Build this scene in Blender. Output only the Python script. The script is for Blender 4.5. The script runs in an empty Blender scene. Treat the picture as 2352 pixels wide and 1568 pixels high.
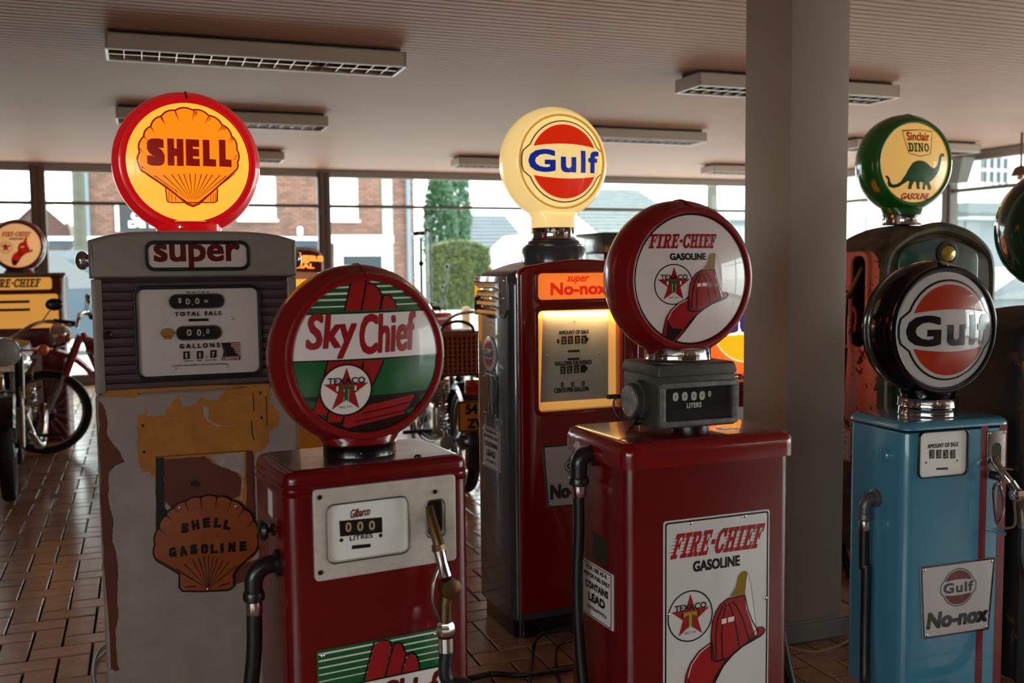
import bpy, bmesh, math, random
from math import sin, cos, pi, radians as R_, sqrt
from mathutils import Vector, Matrix
from mathutils.geometry import tessellate_polygon
random.seed(7)
S = bpy.context.scene
COL = S.collection
PI = pi

# ------------------------------------------------------------------ camera
EYE = 1.3
FPX = 2280.2
_p, _r, _y = R_(4.321), R_(0.569), R_(20.477)
FW = Vector((sin(_y)*cos(_p), cos(_y)*cos(_p), -sin(_p)))
_ri = Vector((cos(_y), -sin(_y), 0)); _d = FW.cross(_ri)
RI = cos(_r)*_ri + sin(_r)*_d
DN = -sin(_r)*_ri + cos(_r)*_d
cam = bpy.data.cameras.new('camera'); camo = bpy.data.objects.new('camera', cam); COL.objects.link(camo)
camo.matrix_world = Matrix(((RI.x, -DN.x, -FW.x, 0), (RI.y, -DN.y, -FW.y, 0), (RI.z, -DN.z, -FW.z, EYE), (0, 0, 0, 1)))
cam.sensor_width = 36; cam.lens = 36*FPX/2352; cam.clip_end = 300
cam.dof.use_dof = True; cam.dof.focus_distance = 2.75; cam.dof.aperture_fstop = 3.6
S.camera = camo

def ray(px, py): return RI*((px-1176)/FPX) + DN*((py-784)/FPX) + FW
def on_y(px, py, y): d = ray(px, py); d = d*(y/d.y); return Vector((d.x, y, d.z+EYE))
def on_x(px, py, x): d = ray(px, py); d = d*(x/d.x); return Vector((x, d.y, d.z+EYE))
def on_z(px, py, z): d = ray(px, py); d = d*((z-EYE)/d.z); return Vector((d.x, d.y, z))
def pxof(P):
    v = Vector(P)-Vector((0, 0, EYE)); q = v.dot(FW)
    return (FPX*v.dot(RI)/q+1176, FPX*v.dot(DN)/q+784, q)

# ------------------------------------------------------------------ light
S.view_settings.view_transform = 'Standard'; S.view_settings.look = 'None'
S.view_settings.exposure = -0.12; S.view_settings.gamma = 1; S.view_settings.use_curve_mapping = False
W = bpy.data.worlds.new('overcast'); S.world = W; W.use_nodes = True
bgn = W.node_tree.nodes['Background']; bgn.inputs[0].default_value = (1.0, 0.97, 0.965, 1); bgn.inputs[1].default_value = 9.0
def area_light(name, loc, rot, sx, sy, power, color, portal=False):
    l = bpy.data.lights.new(name, 'AREA'); l.shape = 'RECTANGLE'; l.size = sx; l.size_y = sy; l.energy = power; l.color = color
    if portal: l.cycles.is_portal = True
    o = bpy.data.objects.new(name, l); o.location = loc; o.rotation_euler = rot; COL.objects.link(o); return o
area_light('window_portal_far', (3.6, 12.45, 1.35), (R_(-90), 0, 0), 10, 2.3, 1, (1, 1, 1), True)
area_light('window_portal_right', (8.75, 5.0, 1.35), (0, R_(90), 0), 2.3, 14.6, 1, (1, 1, 1), True)
area_light('window_portal_rear', (6.95, -3.15, 1.3), (R_(90), 0, 0), 3.2, 2.1, 1, (1, 1, 1), True)

area_light('window_portal_rear_left', (-1.7, -3.15, 1.3), (R_(90), 0, 0), 3.2, 2.1, 1, (1, 1, 1), True)  # portal over the added fill windows at rear left
area_light('window_portal_left', (-3.45, -1.5, 1.4), (0, R_(-90), 0), 2.0, 3.2, 1, (1, 1, 1), True)  # portal over the added fill window in the left wall

# ------------------------------------------------------------------ materials
def lin(h):
    h = h.lstrip('#'); o = []
    for i in (0, 2, 4):
        c = int(h[i:i+2], 16)/255; o.append(c/12.92 if c <= .04045 else ((c+.055)/1.055)**2.4)
    return tuple(o)+(1,)
MATS = {}
def M(name, col='808080', rough=.5, metal=0, coat=0, emit=0, ecol=None, spec=.5, bump=0, bscale=200, var=0, vscale=8, col2=None, thr=None, island=0, alpha=None):
    if name in MATS: return MATS[name]
    m = bpy.data.materials.new(name); m.use_nodes = True; nt = m.node_tree; b = nt.nodes['Principled BSDF']
    b.inputs['Base Color'].default_value = lin(col); b.inputs['Roughness'].default_value = rough; b.inputs['Metallic'].default_value = metal
    b.inputs['Specular IOR Level'].default_value = spec
    b.inputs['Coat Weight'].default_value = coat; b.inputs['Coat Roughness'].default_value = .04
    if emit:
        b.inputs['Emission Color'].default_value = lin(ecol or col); b.inputs['Emission Strength'].default_value = emit
    tc = nt.nodes.new('ShaderNodeTexCoord')
    def noise(sc, det=4, ro=.55):
        n = nt.nodes.new('ShaderNodeTexNoise'); n.inputs['Scale'].default_value = sc; n.inputs['Detail'].default_value = det; n.inputs['Roughness'].default_value = ro
        nt.links.new(tc.outputs['Object'], n.inputs['Vector']); return n
    if bump:
        n = noise(bscale, 2); bp = nt.nodes.new('ShaderNodeBump'); bp.inputs['Strength'].default_value = bump; bp.inputs['Distance'].default_value = .002
        nt.links.new(n.outputs['Fac'], bp.inputs['Height']); nt.links.new(bp.outputs['Normal'], b.inputs['Normal'])
    if var or col2 or island:
        n = noise(vscale, 6, .65); r = nt.nodes.new('ShaderNodeValToRGB'); nt.links.new(n.outputs['Fac'], r.inputs['Fac'])
        c = lin(col)
        if col2 and thr:
            c2 = lin(col2); r.color_ramp.elements[0].position = thr-.015; r.color_ramp.elements[1].position = thr+.015
        elif col2:
            c2 = lin(col2); r.color_ramp.elements[0].position = .35; r.color_ramp.elements[1].position = .65
        else:
            c2 = tuple(min(1, x*(1+var)) for x in c[:3])+(1,); c = tuple(x*(1-var) for x in c[:3])+(1,)
            r.color_ramp.elements[0].position = .3; r.color_ramp.elements[1].position = .7
        r.color_ramp.elements[0].color = c; r.color_ramp.elements[1].color = c2
        out = r.outputs['Color']
        if island:
            g = nt.nodes.new('ShaderNodeNewGeometry'); h = nt.nodes.new('ShaderNodeHueSaturation'); mr = nt.nodes.new('ShaderNodeMapRange')
            oi = nt.nodes.new('ShaderNodeObjectInfo'); ad = nt.nodes.new('ShaderNodeMath'); ad.operation = 'ADD'; fr = nt.nodes.new('ShaderNodeMath'); fr.operation = 'FRACT'
            nt.links.new(g.outputs['Random Per Island'], ad.inputs[0]); nt.links.new(oi.outputs['Random'], ad.inputs[1]); nt.links.new(ad.outputs[0], fr.inputs[0])
            nt.links.new(fr.outputs[0], mr.inputs['Value']); mr.inputs['To Min'].default_value = 1-island; mr.inputs['To Max'].default_value = 1+island
            nt.links.new(mr.outputs['Result'], h.inputs['Value']); nt.links.new(out, h.inputs['Color']); out = h.outputs['Color']
        nt.links.new(out, b.inputs['Base Color'])
    if alpha is not None: b.inputs['Alpha'].default_value = alpha
    MATS[name] = m; return m
def glass(name='pane_glass', tint='eef6f4', gloss=.08):
    if name in MATS: return MATS[name]
    m = bpy.data.materials.new(name); m.use_nodes = True; nt = m.node_tree; nt.nodes.clear()
    o = nt.nodes.new('ShaderNodeOutputMaterial'); mx = nt.nodes.new('ShaderNodeMixShader'); t = nt.nodes.new('ShaderNodeBsdfTransparent'); g = nt.nodes.new('ShaderNodeBsdfGlossy')
    fr = nt.nodes.new('ShaderNodeFresnel'); fr.inputs['IOR'].default_value = 1.45
    t.inputs[0].default_value = lin(tint); g.inputs['Roughness'].default_value = .02
    ge = nt.nodes.new('ShaderNodeNewGeometry'); iv = nt.nodes.new('ShaderNodeMath'); iv.operation = 'SUBTRACT'; iv.inputs[0].default_value = 1; nt.links.new(ge.outputs['Backfacing'], iv.inputs[1])
    mu = nt.nodes.new('ShaderNodeMath'); mu.operation = 'MULTIPLY'; nt.links.new(fr.outputs[0], mu.inputs[0]); nt.links.new(iv.outputs[0], mu.inputs[1]); nt.links.new(mu.outputs[0], mx.inputs[0]); nt.links.new(t.outputs[0], mx.inputs[1]); nt.links.new(g.outputs[0], mx.inputs[2]); nt.links.new(mx.outputs[0], o.inputs[0])
    MATS[name] = m; return m

# ------------------------------------------------------------------ builders
def NB(): return bmesh.new()
def mk(name, bm, mat, parent=None, smooth=35, kind=None, label=None, loc=None, rot=None):
    if isinstance(bm, bpy.types.Mesh): me = bm
    else:
        bmesh.ops.recalc_face_normals(bm, faces=bm.faces) if smooth is not None else None
        me = bpy.data.meshes.new(name); bm.to_mesh(me); bm.free()
    if mat is not None:
        me.materials.clear(); me.materials.append(mat)
    if smooth:
        me.polygons.foreach_set('use_smooth', [True]*len(me.polygons)); me.set_sharp_from_angle(angle=R_(smooth))
    o = bpy.data.objects.new(name, me); COL.objects.link(o)
    if parent is not None: o.parent = parent
    if loc is not None: o.location = loc
    if rot is not None: o.rotation_euler = rot
    if kind: o['kind'] = kind
    if label: o['label'] = label
    return o
def tag(o, label, cat, group=None):
    o['label'] = label; o['category'] = cat
    if group: o['group'] = group
    return o
def thing(name, label, cat, loc=(0, 0, 0), yaw=0, group=None):
    o = bpy.data.objects.new(name, None); o.empty_display_size = .1; COL.objects.link(o); o.location = loc; o.rotation_euler = (0, 0, R_(yaw)); return tag(o, label, cat, group)
def sub(name, parent):
    o = bpy.data.objects.new(name, None); COL.objects.link(o); o.parent = parent; return o
def copy_tree(o, parent=None):
    c = o.copy(); COL.objects.link(c); c.parent = parent
    for ch in list(o.children): copy_tree(ch, c)
    return c
def box(bm, x0, x1, y0, y1, z0, z1, bev=0, seg=2):
    vs = [bm.verts.new(p) for p in ((x0,y0,z0),(x1,y0,z0),(x1,y1,z0),(x0,y1,z0),(x0,y0,z1),(x1,y0,z1),(x1,y1,z1),(x0,y1,z1))]
    fs = [bm.faces.new([vs[i] for i in f]) for f in ((3,2,1,0),(4,5,6,7),(0,1,5,4),(1,2,6,5),(2,3,7,6),(3,0,4,7))]
    if bev: bmesh.ops.bevel(bm, geom=list({e for f in fs for e in f.edges}), offset=bev, segments=seg, affect='EDGES', profile=.5)
    return bm
def loft(bm, loops, cap0=True, cap1=True, closed=True):
    rs = [[bm.verts.new(p) for p in l] for l in loops]
    n = len(rs[0])
    for a, b in zip(rs, rs[1:]):
        for i in range(n if closed else n-1):
            j = (i+1) % n; bm.faces.new((a[i], a[j], b[j], b[i]))
    if cap0: bm.faces.new(rs[0][::-1])
    if cap1: bm.faces.new(rs[-1])
    return bm
def rrect(w, h, r, n=6, cx=0, cz=0):
    r = min(r, w/2-1e-5, h/2-1e-5); P = []
    for k, (sx, sz) in enumerate(((1, 1), (-1, 1), (-1, -1), (1, -1))):
        for i in range(n+1):
            a = PI/2*k+PI/2*i/n; P.append((cx+sx*(w/2-r)+r*cos(a), cz+sz*(h/2-r)+r*sin(a)))
    return P
def circ(r, n=48, cx=0, cz=0, rz=None): return [(cx+r*cos(2*PI*i/n), cz+(rz or r)*sin(2*PI*i/n)) for i in range(n)]
def catmull(pts, n=6, closed=False):
    P = [Vector(p) for p in pts]; out = []; L = len(P)
    for i in range(L if closed else L-1):
        p0 = P[(i-1) % L] if (closed or i > 0) else P[0]*2-P[1]; p1 = P[i]; p2 = P[(i+1) % L]; p3 = P[(i+2) % L] if (closed or i+2 < L) else P[-1]*2-P[-2]
        for k in range(n):
            t = k/n; out.append(.5*((2*p1)+(-p0+p2)*t+(2*p0-5*p1+4*p2-p3)*t*t+(-p0+3*p1-3*p2+p3)*t**3))
    if not closed: out.append(P[-1])
    return out
def tube(bm, pts, r, n=10, caps=True, closed=False):
    P = [Vector(p) for p in pts]; L = len(P); rings = []; up = None
    for i, p in enumerate(P):
        t = (P[(i+1) % L]-P[i-1]) if closed else (P[min(i+1, L-1)]-P[max(i-1, 0)])
        t.normalize()
        if up is None: up = t.orthogonal().normalized()
        up = (up-t*up.dot(t)).normalized(); s = t.cross(up)
        rr = r[i] if isinstance(r, (list, tuple)) else r
        rings.append([p+up*(rr*cos(2*PI*k/n))+s*(rr*sin(2*PI*k/n)) for k in range(n)])
    if closed: rings.append(rings[0]); caps = False
    return loft(bm, rings, caps, caps)
def lathe(bm, prof, c=(0, 0, 0), axis='z', n=32, caps=True, ang=None):
    """prof = [(radius, along)]"""
    loops = []
    for r, a in prof:
        l = []
        for i in range(n):
            t = 2*PI*i/n; u, v = max(r, 1e-5)*cos(t), max(r, 1e-5)*sin(t)
            p = {'z': (u, v, a), 'y': (u, a, v), 'x': (a, u, v)}[axis]
            l.append((p[0]+c[0], p[1]+c[1], p[2]+c[2]))
        loops.append(l)
    return loft(bm, loops, caps, caps)
def ball(bm, c, r, n=16, sc=(1, 1, 1)):
    m = Matrix.Translation(c) @ Matrix.Diagonal((sc[0], sc[1], sc[2], 1))
    bmesh.ops.create_uvsphere(bm, u_segments=n, v_segments=max(6, n//2), radius=r, matrix=m); return bm
def plate(loops, t, bev=0, y=0, res=2):
    """flat plate in the x-z plane (holes allowed), front at y-t, back at y -> bmesh"""
    c = bpy.data.curves.new('c', 'CURVE'); c.dimensions = '2D'; c.fill_mode = 'BOTH'; c.extrude = max(t/2-bev, 1e-6); c.bevel_depth = bev; c.bevel_resolution = res; c.offset = -bev
    for l in loops:
        s = c.splines.new('POLY'); s.points.add(len(l)-1)
        for i, p in enumerate(l): s.points[i].co = (p[0], p[1], 0, 1)
        s.use_cyclic_u = True
    o = bpy.data.objects.new('c', c); me = bpy.data.meshes.new_from_object(o)
    bm = bmesh.new(); bm.from_mesh(me); bmesh.ops.remove_doubles(bm, verts=bm.verts, dist=1e-6)
    for v in bm.verts: v.co = Vector((v.co.x, y-t/2-v.co.z, v.co.y))
    bpy.data.objects.remove(o); bpy.data.curves.remove(c); bpy.data.meshes.remove(me)
    return bm
def join(bm, other):
    me = bpy.data.meshes.new('t'); other.to_mesh(me); other.free(); bm.from_mesh(me); bpy.data.meshes.remove(me); return bm

# ---- flat print -----------------------------------------------------------
def poly2(l):
    """polygon loop -> (verts2, faces)"""
    tr = tessellate_polygon([[Vector((p[0], p[1], 0)) for p in l]])
    return ([(p[0], p[1]) for p in l], [tuple(t) for t in tr])
def ring2(o, i):
    n = len(o); return ([tuple(p) for p in o]+[tuple(p) for p in i], [(k, (k+1) % n, n+(k+1) % n, n+k) for k in range(n)])
def stroke2(pts, w, closed=False):
    P = [Vector((p[0], p[1])) for p in pts]; L = len(P); V = []; Fc = []
    for i, p in enumerate(P):
        a = P[i-1] if (i > 0 or closed) else p; b = P[(i+1) % L] if (i < L-1 or closed) else p
        t = (b-a); t = t.normalized() if t.length > 1e-9 else Vector((1, 0)); nn = Vector((-t.y, t.x))
        d1 = (p-a); k = 1
        if d1.length > 1e-9 and (b-p).length > 1e-9:
            cs = max(.5, (d1.normalized()).dot(t)); k = 1/cs
        ww = w[i] if isinstance(w, (list, tuple)) else w
        V += [tuple(p+nn*ww*.5*k), tuple(p-nn*ww*.5*k)]
    for i in range(L if closed else L-1):
        j = (i+1) % L; Fc.append((2*i, 2*i+1, 2*j+1, 2*j))
    return (V, Fc)
_tc = {}
def text2(s, cx, cz, w, h, shear=0, bold=0, space=1.0, rot=0, spacing=None):
    """text fitted to a box of size w x h centred at cx, cz (metres); bold = fraction of height"""
    key = (s, shear, space)
    if key not in _tc:
        c = bpy.data.curves.new('t', 'FONT'); c.body = s; c.shear = shear; c.space_character = space; c.resolution_u = 3; c.space_line = 1
        o = bpy.data.objects.new('t', c); me = bpy.data.meshes.new_from_object(o)
        _tc[key] = ([(v.co.x, v.co.y) for v in me.vertices], [tuple(p.vertices) for p in me.polygons])
        bpy.data.objects.remove(o); bpy.data.curves.remove(c); bpy.data.meshes.remove(me)
    V, Fc = _tc[key]
    x0 = min(v[0] for v in V); x1 = max(v[0] for v in V); z0 = min(v[1] for v in V); z1 = max(v[1] for v in V)
    b = bold*h; sx = (w-2*b)/(x1-x0); sz = (h-2*b)/(z1-z0)
    base = [((v[0]-(x0+x1)/2)*sx, (v[1]-(z0+z1)/2)*sz) for v in V]
    VV, FF = [], []
    offs = [(0, 0)] if not b else [(b*i, b*j) for i in (-1, -.5, 0, .5, 1) for j in (-1, -.5, 0, .5, 1) if abs(i) == 1 or abs(j) == 1]
    cr, sr = cos(R_(rot)), sin(R_(rot))
    for k, (dx, dz) in enumerate(offs):
        n0 = len(VV)
        for x, z in base:
            x += dx; z += dz; VV.append((cx+x*cr-z*sr, cz+x*sr+z*cr, k*h*.0004))
        FF += [tuple(n0+i for i in f) for f in Fc]
    return (VV, FF)
_S = .17
def _slab(ch):
    t0, t1 = .14, .40; s = _S
    Rr = lambda a, b, c, d: [(a, c), (b, c), (b, d), (a, d)]
    if ch == 'I': return .56, [Rr(.15, .41, 0, 1), Rr(0, .56, 0, s), Rr(0, .56, 1-s, 1)]
    if ch == 'F': return .76, [Rr(t0, t1, 0, 1), Rr(0, .56, 0, s), Rr(0, .76, 1-s, 1), Rr(.63, .76, .66, 1), Rr(t1, .56, .45, .6), Rr(.5, .6, .36, .7)]
    if ch == 'E': return .8, [Rr(t0, t1, 0, 1), Rr(0, .8, 0, s), Rr(0, .78, 1-s, 1), Rr(.65, .78, .68, 1), Rr(.67, .8, 0, .32), Rr(t1, .56, .45, .6), Rr(.5, .6, .36, .7)]
    if ch == 'H': return .94, [Rr(.12, .36, 0, 1), Rr(.58, .82, 0, 1), Rr(0, .46, 0, s), Rr(.5, .94, 0, s), Rr(0, .46, 1-s, 1), Rr(.5, .94, 1-s, 1), Rr(.3, .62, .42, .6)]
    if ch == 'R': return .88, [Rr(t0, t1, 0, 1), Rr(0, .5, 0, s), Rr(0, .6, 1-s, 1), [(.6, 1), (.76, .95), (.82, .82), (.82, .66), (.76, .52), (.6, .46), (.38, .42), (.38, .58), (.54, .6), (.58, .7), (.56, .8), (.5, .84), (.5, 1)], [(.4, .45), (.62, .5), (.74, s), (.88, s), (.88, 0), (.58, 0)]]
    if ch == 'C': return .8, [[(.62, 1), (.3, 1), (.12, .9), (0, .7), (0, .3), (.12, .1), (.3, 0), (.6, 0), (.78, .12), (.78, .36), (.58, .36), (.55, .2), (.42, .16), (.3, .24), (.26, .4), (.26, .62), (.3, .76), (.42, .84), (.54, .8), (.58, .64), (.78, .64), (.78, 1), (.68, 1), (.66, .96)]]
    if ch == '-': return .42, [Rr(.04, .38, .4, .6)]
    if ch == 'D': return .88, [Rr(t0, t1, 0, 1), Rr(0, .5, 0, s), Rr(0, .5, 1-s, 1), [(.4, 1), (.64, 1), (.82, .84), (.88, .6), (.88, .4), (.82, .16), (.64, 0), (.4, 0), (.4, s), (.54, .18), (.62, .34), (.62, .66), (.54, .82), (.4, 1-s)]]
    if ch == 'N': return 1.0, [Rr(.12, .32, 0, 1), Rr(.68, .88, 0, 1), Rr(0, .46, 0, s*.8), Rr(.54, 1, 1-s*.8, 1), Rr(0, .32, 1-s*.8, 1), [(.12, 1), (.36, 1), (.88, 0), (.64, 0)]]
    if ch == 'O':
        o = circ(1, 20); return .9, [('ring', [(.45+.45*a, .5+.5*b) for a, b in o], [(.45+.19*a, .5+.32*b) for a, b in o])]
    return .4, []
def slab2(word, cx, cz, w, h, shear=.25, streak=True, gap=.06):
    x = 0; V, Fc = [], []
    cnt = [0]
    def add(vf):
        cnt[0] += 1; n0 = len(V); V.extend([(a, b, cnt[0]*h*.0003) for a, b in vf[0]]); Fc.extend([tuple(n0+i for i in f) for f in vf[1]])
    starts = []
    for ch in word:
        ww, shp = _slab(ch); starts.append((x, ch))
        for q in shp:
            if isinstance(q, tuple): add(ring2([(a+x, b) for a, b in q[1]], [(a+x, b) for a, b in q[2]]))
            else: add(poly2([(a+x, b) for a, b in q]))
        x += ww+gap
    x -= gap
    sx = (w-shear*h)/x
    if streak:
        for xs, ch in starts:
            if ch == '-': continue
            for k, zz in enumerate((.28, .42, .56, .7, .82)):
                ln = (.28, .16, .24, .14, .2)[k]*(1.5 if xs == 0 else 1)
                add(poly2([(xs-ln, zz-.012), (xs+.16, zz-.022), (xs+.16, zz+.022)]))
    return ([(cx+(a-x/2)*sx+(b-.5)*shear*h, cz+(b-.5)*h, l) for a, b, l in V], Fc)
def merge(*vfs):
    V, Fc = [], []
    for v, f in vfs:
        n0 = len(V); V.extend(v); Fc.extend([tuple(n0+i for i in q) for q in f])
    return (V, Fc)
def star2(cx, cz, r, k=.39, rz=None):
    return poly2([(cx+(r if i % 2 == 0 else r*k)*sin(PI*i/5), cz+(rz or r)*(1 if i % 2 == 0 else k)*cos(PI*i/5)) for i in range(10)])
def pr(name, vfs, mat, parent, fmap, grid=0, label=None, each=False):
    """flat print: 2-D shapes laid on a surface through fmap(x, z) -> point"""
    if not isinstance(vfs, list): vfs = [vfs]
    if each or name in EACH:
        for v in vfs[:-1]: _pr(name, [v], mat, parent, fmap, grid, label)
        return _pr(name, vfs[-1:], mat, parent, fmap, grid, label)
    return _pr(name, vfs, mat, parent, fmap, grid, label)
EACH = {'counter_window', 'counter_digit', 'paint_patch', 'primer_patch', 'rust_patch', 'slot', 'tar_mark', 'scratch', 'ray', 'stripe', 'feather', 'line', 'hat_shadow', 'window_slot', 'counter_rim', 'sticker_stripe', 'band_line'}
def _pr(name, vfs, mat, parent, fmap, grid=0, label=None):
    if not isinstance(vfs, list): vfs = [vfs]
    V, Fc = merge(*vfs)
    bm = bmesh.new(); vs = [bm.verts.new((v[0], v[1], v[2] if len(v) > 2 else 0)) for v in V]
    for f in Fc:
        try: bm.faces.new([vs[i] for i in f])
        except ValueError: pass
    if grid:
        xs = [v[0] for v in V]; zs = [v[1] for v in V]
        for ax, lo, hi in ((0, min(xs), max(xs)), (1, min(zs), max(zs))):
            k = math.ceil(lo/grid)
            while k*grid < hi:
                co = [0, 0, 0]; co[ax] = k*grid; no = [0, 0, 0]; no[ax] = 1
                bmesh.ops.bisect_plane(bm, geom=bm.verts[:]+bm.edges[:]+bm.faces[:], plane_co=co, plane_no=no, dist=1e-6); k += 1
    for v in bm.verts:
        a, b, l = v.co; p = Vector(fmap(a, b))
        if l: n_ = (Vector(fmap(a+.001, b))-p).cross(Vector(fmap(a, b+.001))-p); p = p+n_.normalized()*l
        v.co = p
    # faces look outward (-y or as mapped)
    me = bpy.data.meshes.new(name); bm.to_mesh(me); bm.free()
    o = mk(name, me, mat, parent, smooth=60 if grid else 0, label=label)
    return o

class Pump:
    def __init__(s, name, label, x, y, yaw, cat='fuel pump'):
        s.x, s.y, s.a = x, y, R_(yaw); s.root = thing(name, label, cat, (x, y, 0), yaw)
    def w2l(s, d): return Vector((d.x*cos(s.a)+d.y*sin(s.a), -d.x*sin(s.a)+d.y*cos(s.a), d.z))
    def f(s, px, py, ly):
        if ly == 'dome':
            D = s.dome; y_ = D['y0']-D['b']*.7
            for _ in range(6):
                q = s.f(px, py, y_); y_ = D['y0']-D['b']*max(0, 1-((q[0]-D['x'])**2+(q[1]-D['zc'])**2)/D['rl']**2)
            return q
        o = s.w2l(Vector((-s.x, -s.y, EYE))); d = s.w2l(ray(px, py)); t = (ly-o.y)/d.y; q = o+d*t; return (q.x, q.z)
    def sd(s, px, py, lx):
        o = s.w2l(Vector((-s.x, -s.y, EYE))); d = s.w2l(ray(px, py)); t = (lx-o.x)/d.x; q = o+d*t; return (q.y, q.z)
    def quad(s, ly, *pts): return [s.f(px, py, ly) for px, py in pts]
# ================================================================== ROOM
CEIL = 2.5; WY = 12.3; WX = 8.59; LX = -3.4; BY = -3.2
m_ceil = M('painted_board', 'a87a62', .55, var=.06, vscale=1.5)
m_frame = M('brown_metal_frame', '5a4c45', .5)
m_white = M('column_paint', 'a08c80', .6, var=.04, vscale=3)
m_wall = M('dark_plaster', '4a3a33', .8)
# ceiling of narrow grooved boards running along x
bm = NB(); pitch = .066; yy = BY-.2
pts = []
while yy < WY+.3:
    pts += [(yy, CEIL+.014), (yy+.011, CEIL+.014), (yy+.014, CEIL), (yy+pitch-.003, CEIL)]
    yy += pitch
x0, x1 = LX-.1, WX+.15
a = [bm.verts.new((x0, p, z)) for p, z in pts]; b = [bm.verts.new((x1, p, z)) for p, z in pts]
for i in range(len(pts)-1): bm.faces.new((a[i], a[i+1], b[i+1], b[i]))
mk('ceiling', bm, m_ceil, smooth=0, kind='structure')
bm = NB(); box(bm, x0-.3, x1+.9, BY-.4, WY+.9, CEIL+.03, CEIL+.2); mk('trim_1', bm, M('roof_slab', '6a625c', .8), kind='structure')
# floor: dark joint bed with pavers laid in herringbone
bm = NB(); box(bm, LX-.1, WX+.15, BY-.2, WY+.1, -.35, -.012)
floor = mk('floor', bm, M('joint_sand', '17100d', 1, spec=0), kind='structure')
m_tile = M('clay_paver', 'a87c64', .22, var=.16, vscale=14, bump=.1, bscale=60, island=.22, spec=.6)
U = .1; tiles = []
for i in range(int(LX/U)-1, int(WX/U)+2):
    for j in range(int(BY/U)-1, int(WY/U)+1):
        k = (i-j) % 4
        if k == 0: tiles.append((i*U, j*U, 2*U, U))
        elif k == 3: tiles.append((i*U, j*U, U, 2*U))
def seen(t):
    cx, cy = t[0]+t[2]/2, t[1]+t[3]/2
    if cy < 1.2: return False
    px, py, q = pxof((cx, cy, 0))
    return q > 0 and ((px < 240 and 985 < py < 1600 and px > -20) or (1066 < px < 1330 and 1130 < py < 1600) or (1822 < px < 1950 and 1440 < py < 1600))
def paver(bm, w, d, cx=0, cy=0, h=0):
    g = .0035; c = .003; X, Y = w/2-g, d/2-g
    lo = [bm.verts.new((cx+a, cy+b, -.012)) for a, b in ((-X, -Y), (X, -Y), (X, Y), (-X, Y))]
    mi = [bm.verts.new((cx+a, cy+b, h-c)) for a, b in ((-X, -Y), (X, -Y), (X, Y), (-X, Y))]
    hi = [bm.verts.new((cx+a, cy+b, h)) for a, b in ((-X+c, -Y+c), (X-c, -Y+c), (X-c, Y-c), (-X+c, Y-c))]
    bm.faces.new(hi)
    for i in range(4):
        k = (i+1) % 4; bm.faces.new((lo[i], lo[k], mi[k], mi[i])); bm.faces.new((mi[i], mi[k], hi[k], hi[i]))
vis = sorted([t for t in tiles if seen(t)], key=lambda t: t[1])[:300]; vs_ = set(vis)
tm = []
for w, d in ((2*U, U), (U, 2*U)):
    bm = NB(); paver(bm, w, d); me = bpy.data.meshes.new('tile'); bm.to_mesh(me); bm.free(); me.materials.append(m_tile); tm.append(me)
for t in vis:
    o = bpy.data.objects.new('tile', tm[0] if t[2] > t[3] else tm[1]); COL.objects.link(o); o.parent = floor
    o.location = (t[0]+t[2]/2, t[1]+t[3]/2, random.uniform(-.0015, .001)); o.rotation_euler = (random.uniform(-.006, .006), random.uniform(-.006, .006), random.uniform(-.008, .008))
bm = NB()
for t in tiles:
    if t not in vs_ and t[0] > LX and t[0]+t[2] < WX and t[1]+t[3] < WY: paver(bm, t[2], t[3], t[0]+t[2]/2, t[1]+t[3]/2, random.uniform(-.002, 0))
mk('paver_field', bm, m_tile, floor, smooth=0, kind='stuff')
# solid walls
bm = NB(); box(bm, LX-.2, LX, .1, WY+.2, 0, CEIL); mk('wall_left', bm, m_wall, kind='structure')
bm = NB(); box(bm, LX-.2, LX, BY-.2, .1, 0, .6); mk('wall_left_parapet', bm, m_wall, kind='structure')  # unseen low wall under the added fill window
bm = NB(); box(bm, -.1, 5.3, BY-.2, BY, 0, CEIL); mk('wall_rear', bm, m_wall, kind='structure')  # unseen; extended to keep mirrored window glare off the pump fronts

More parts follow.
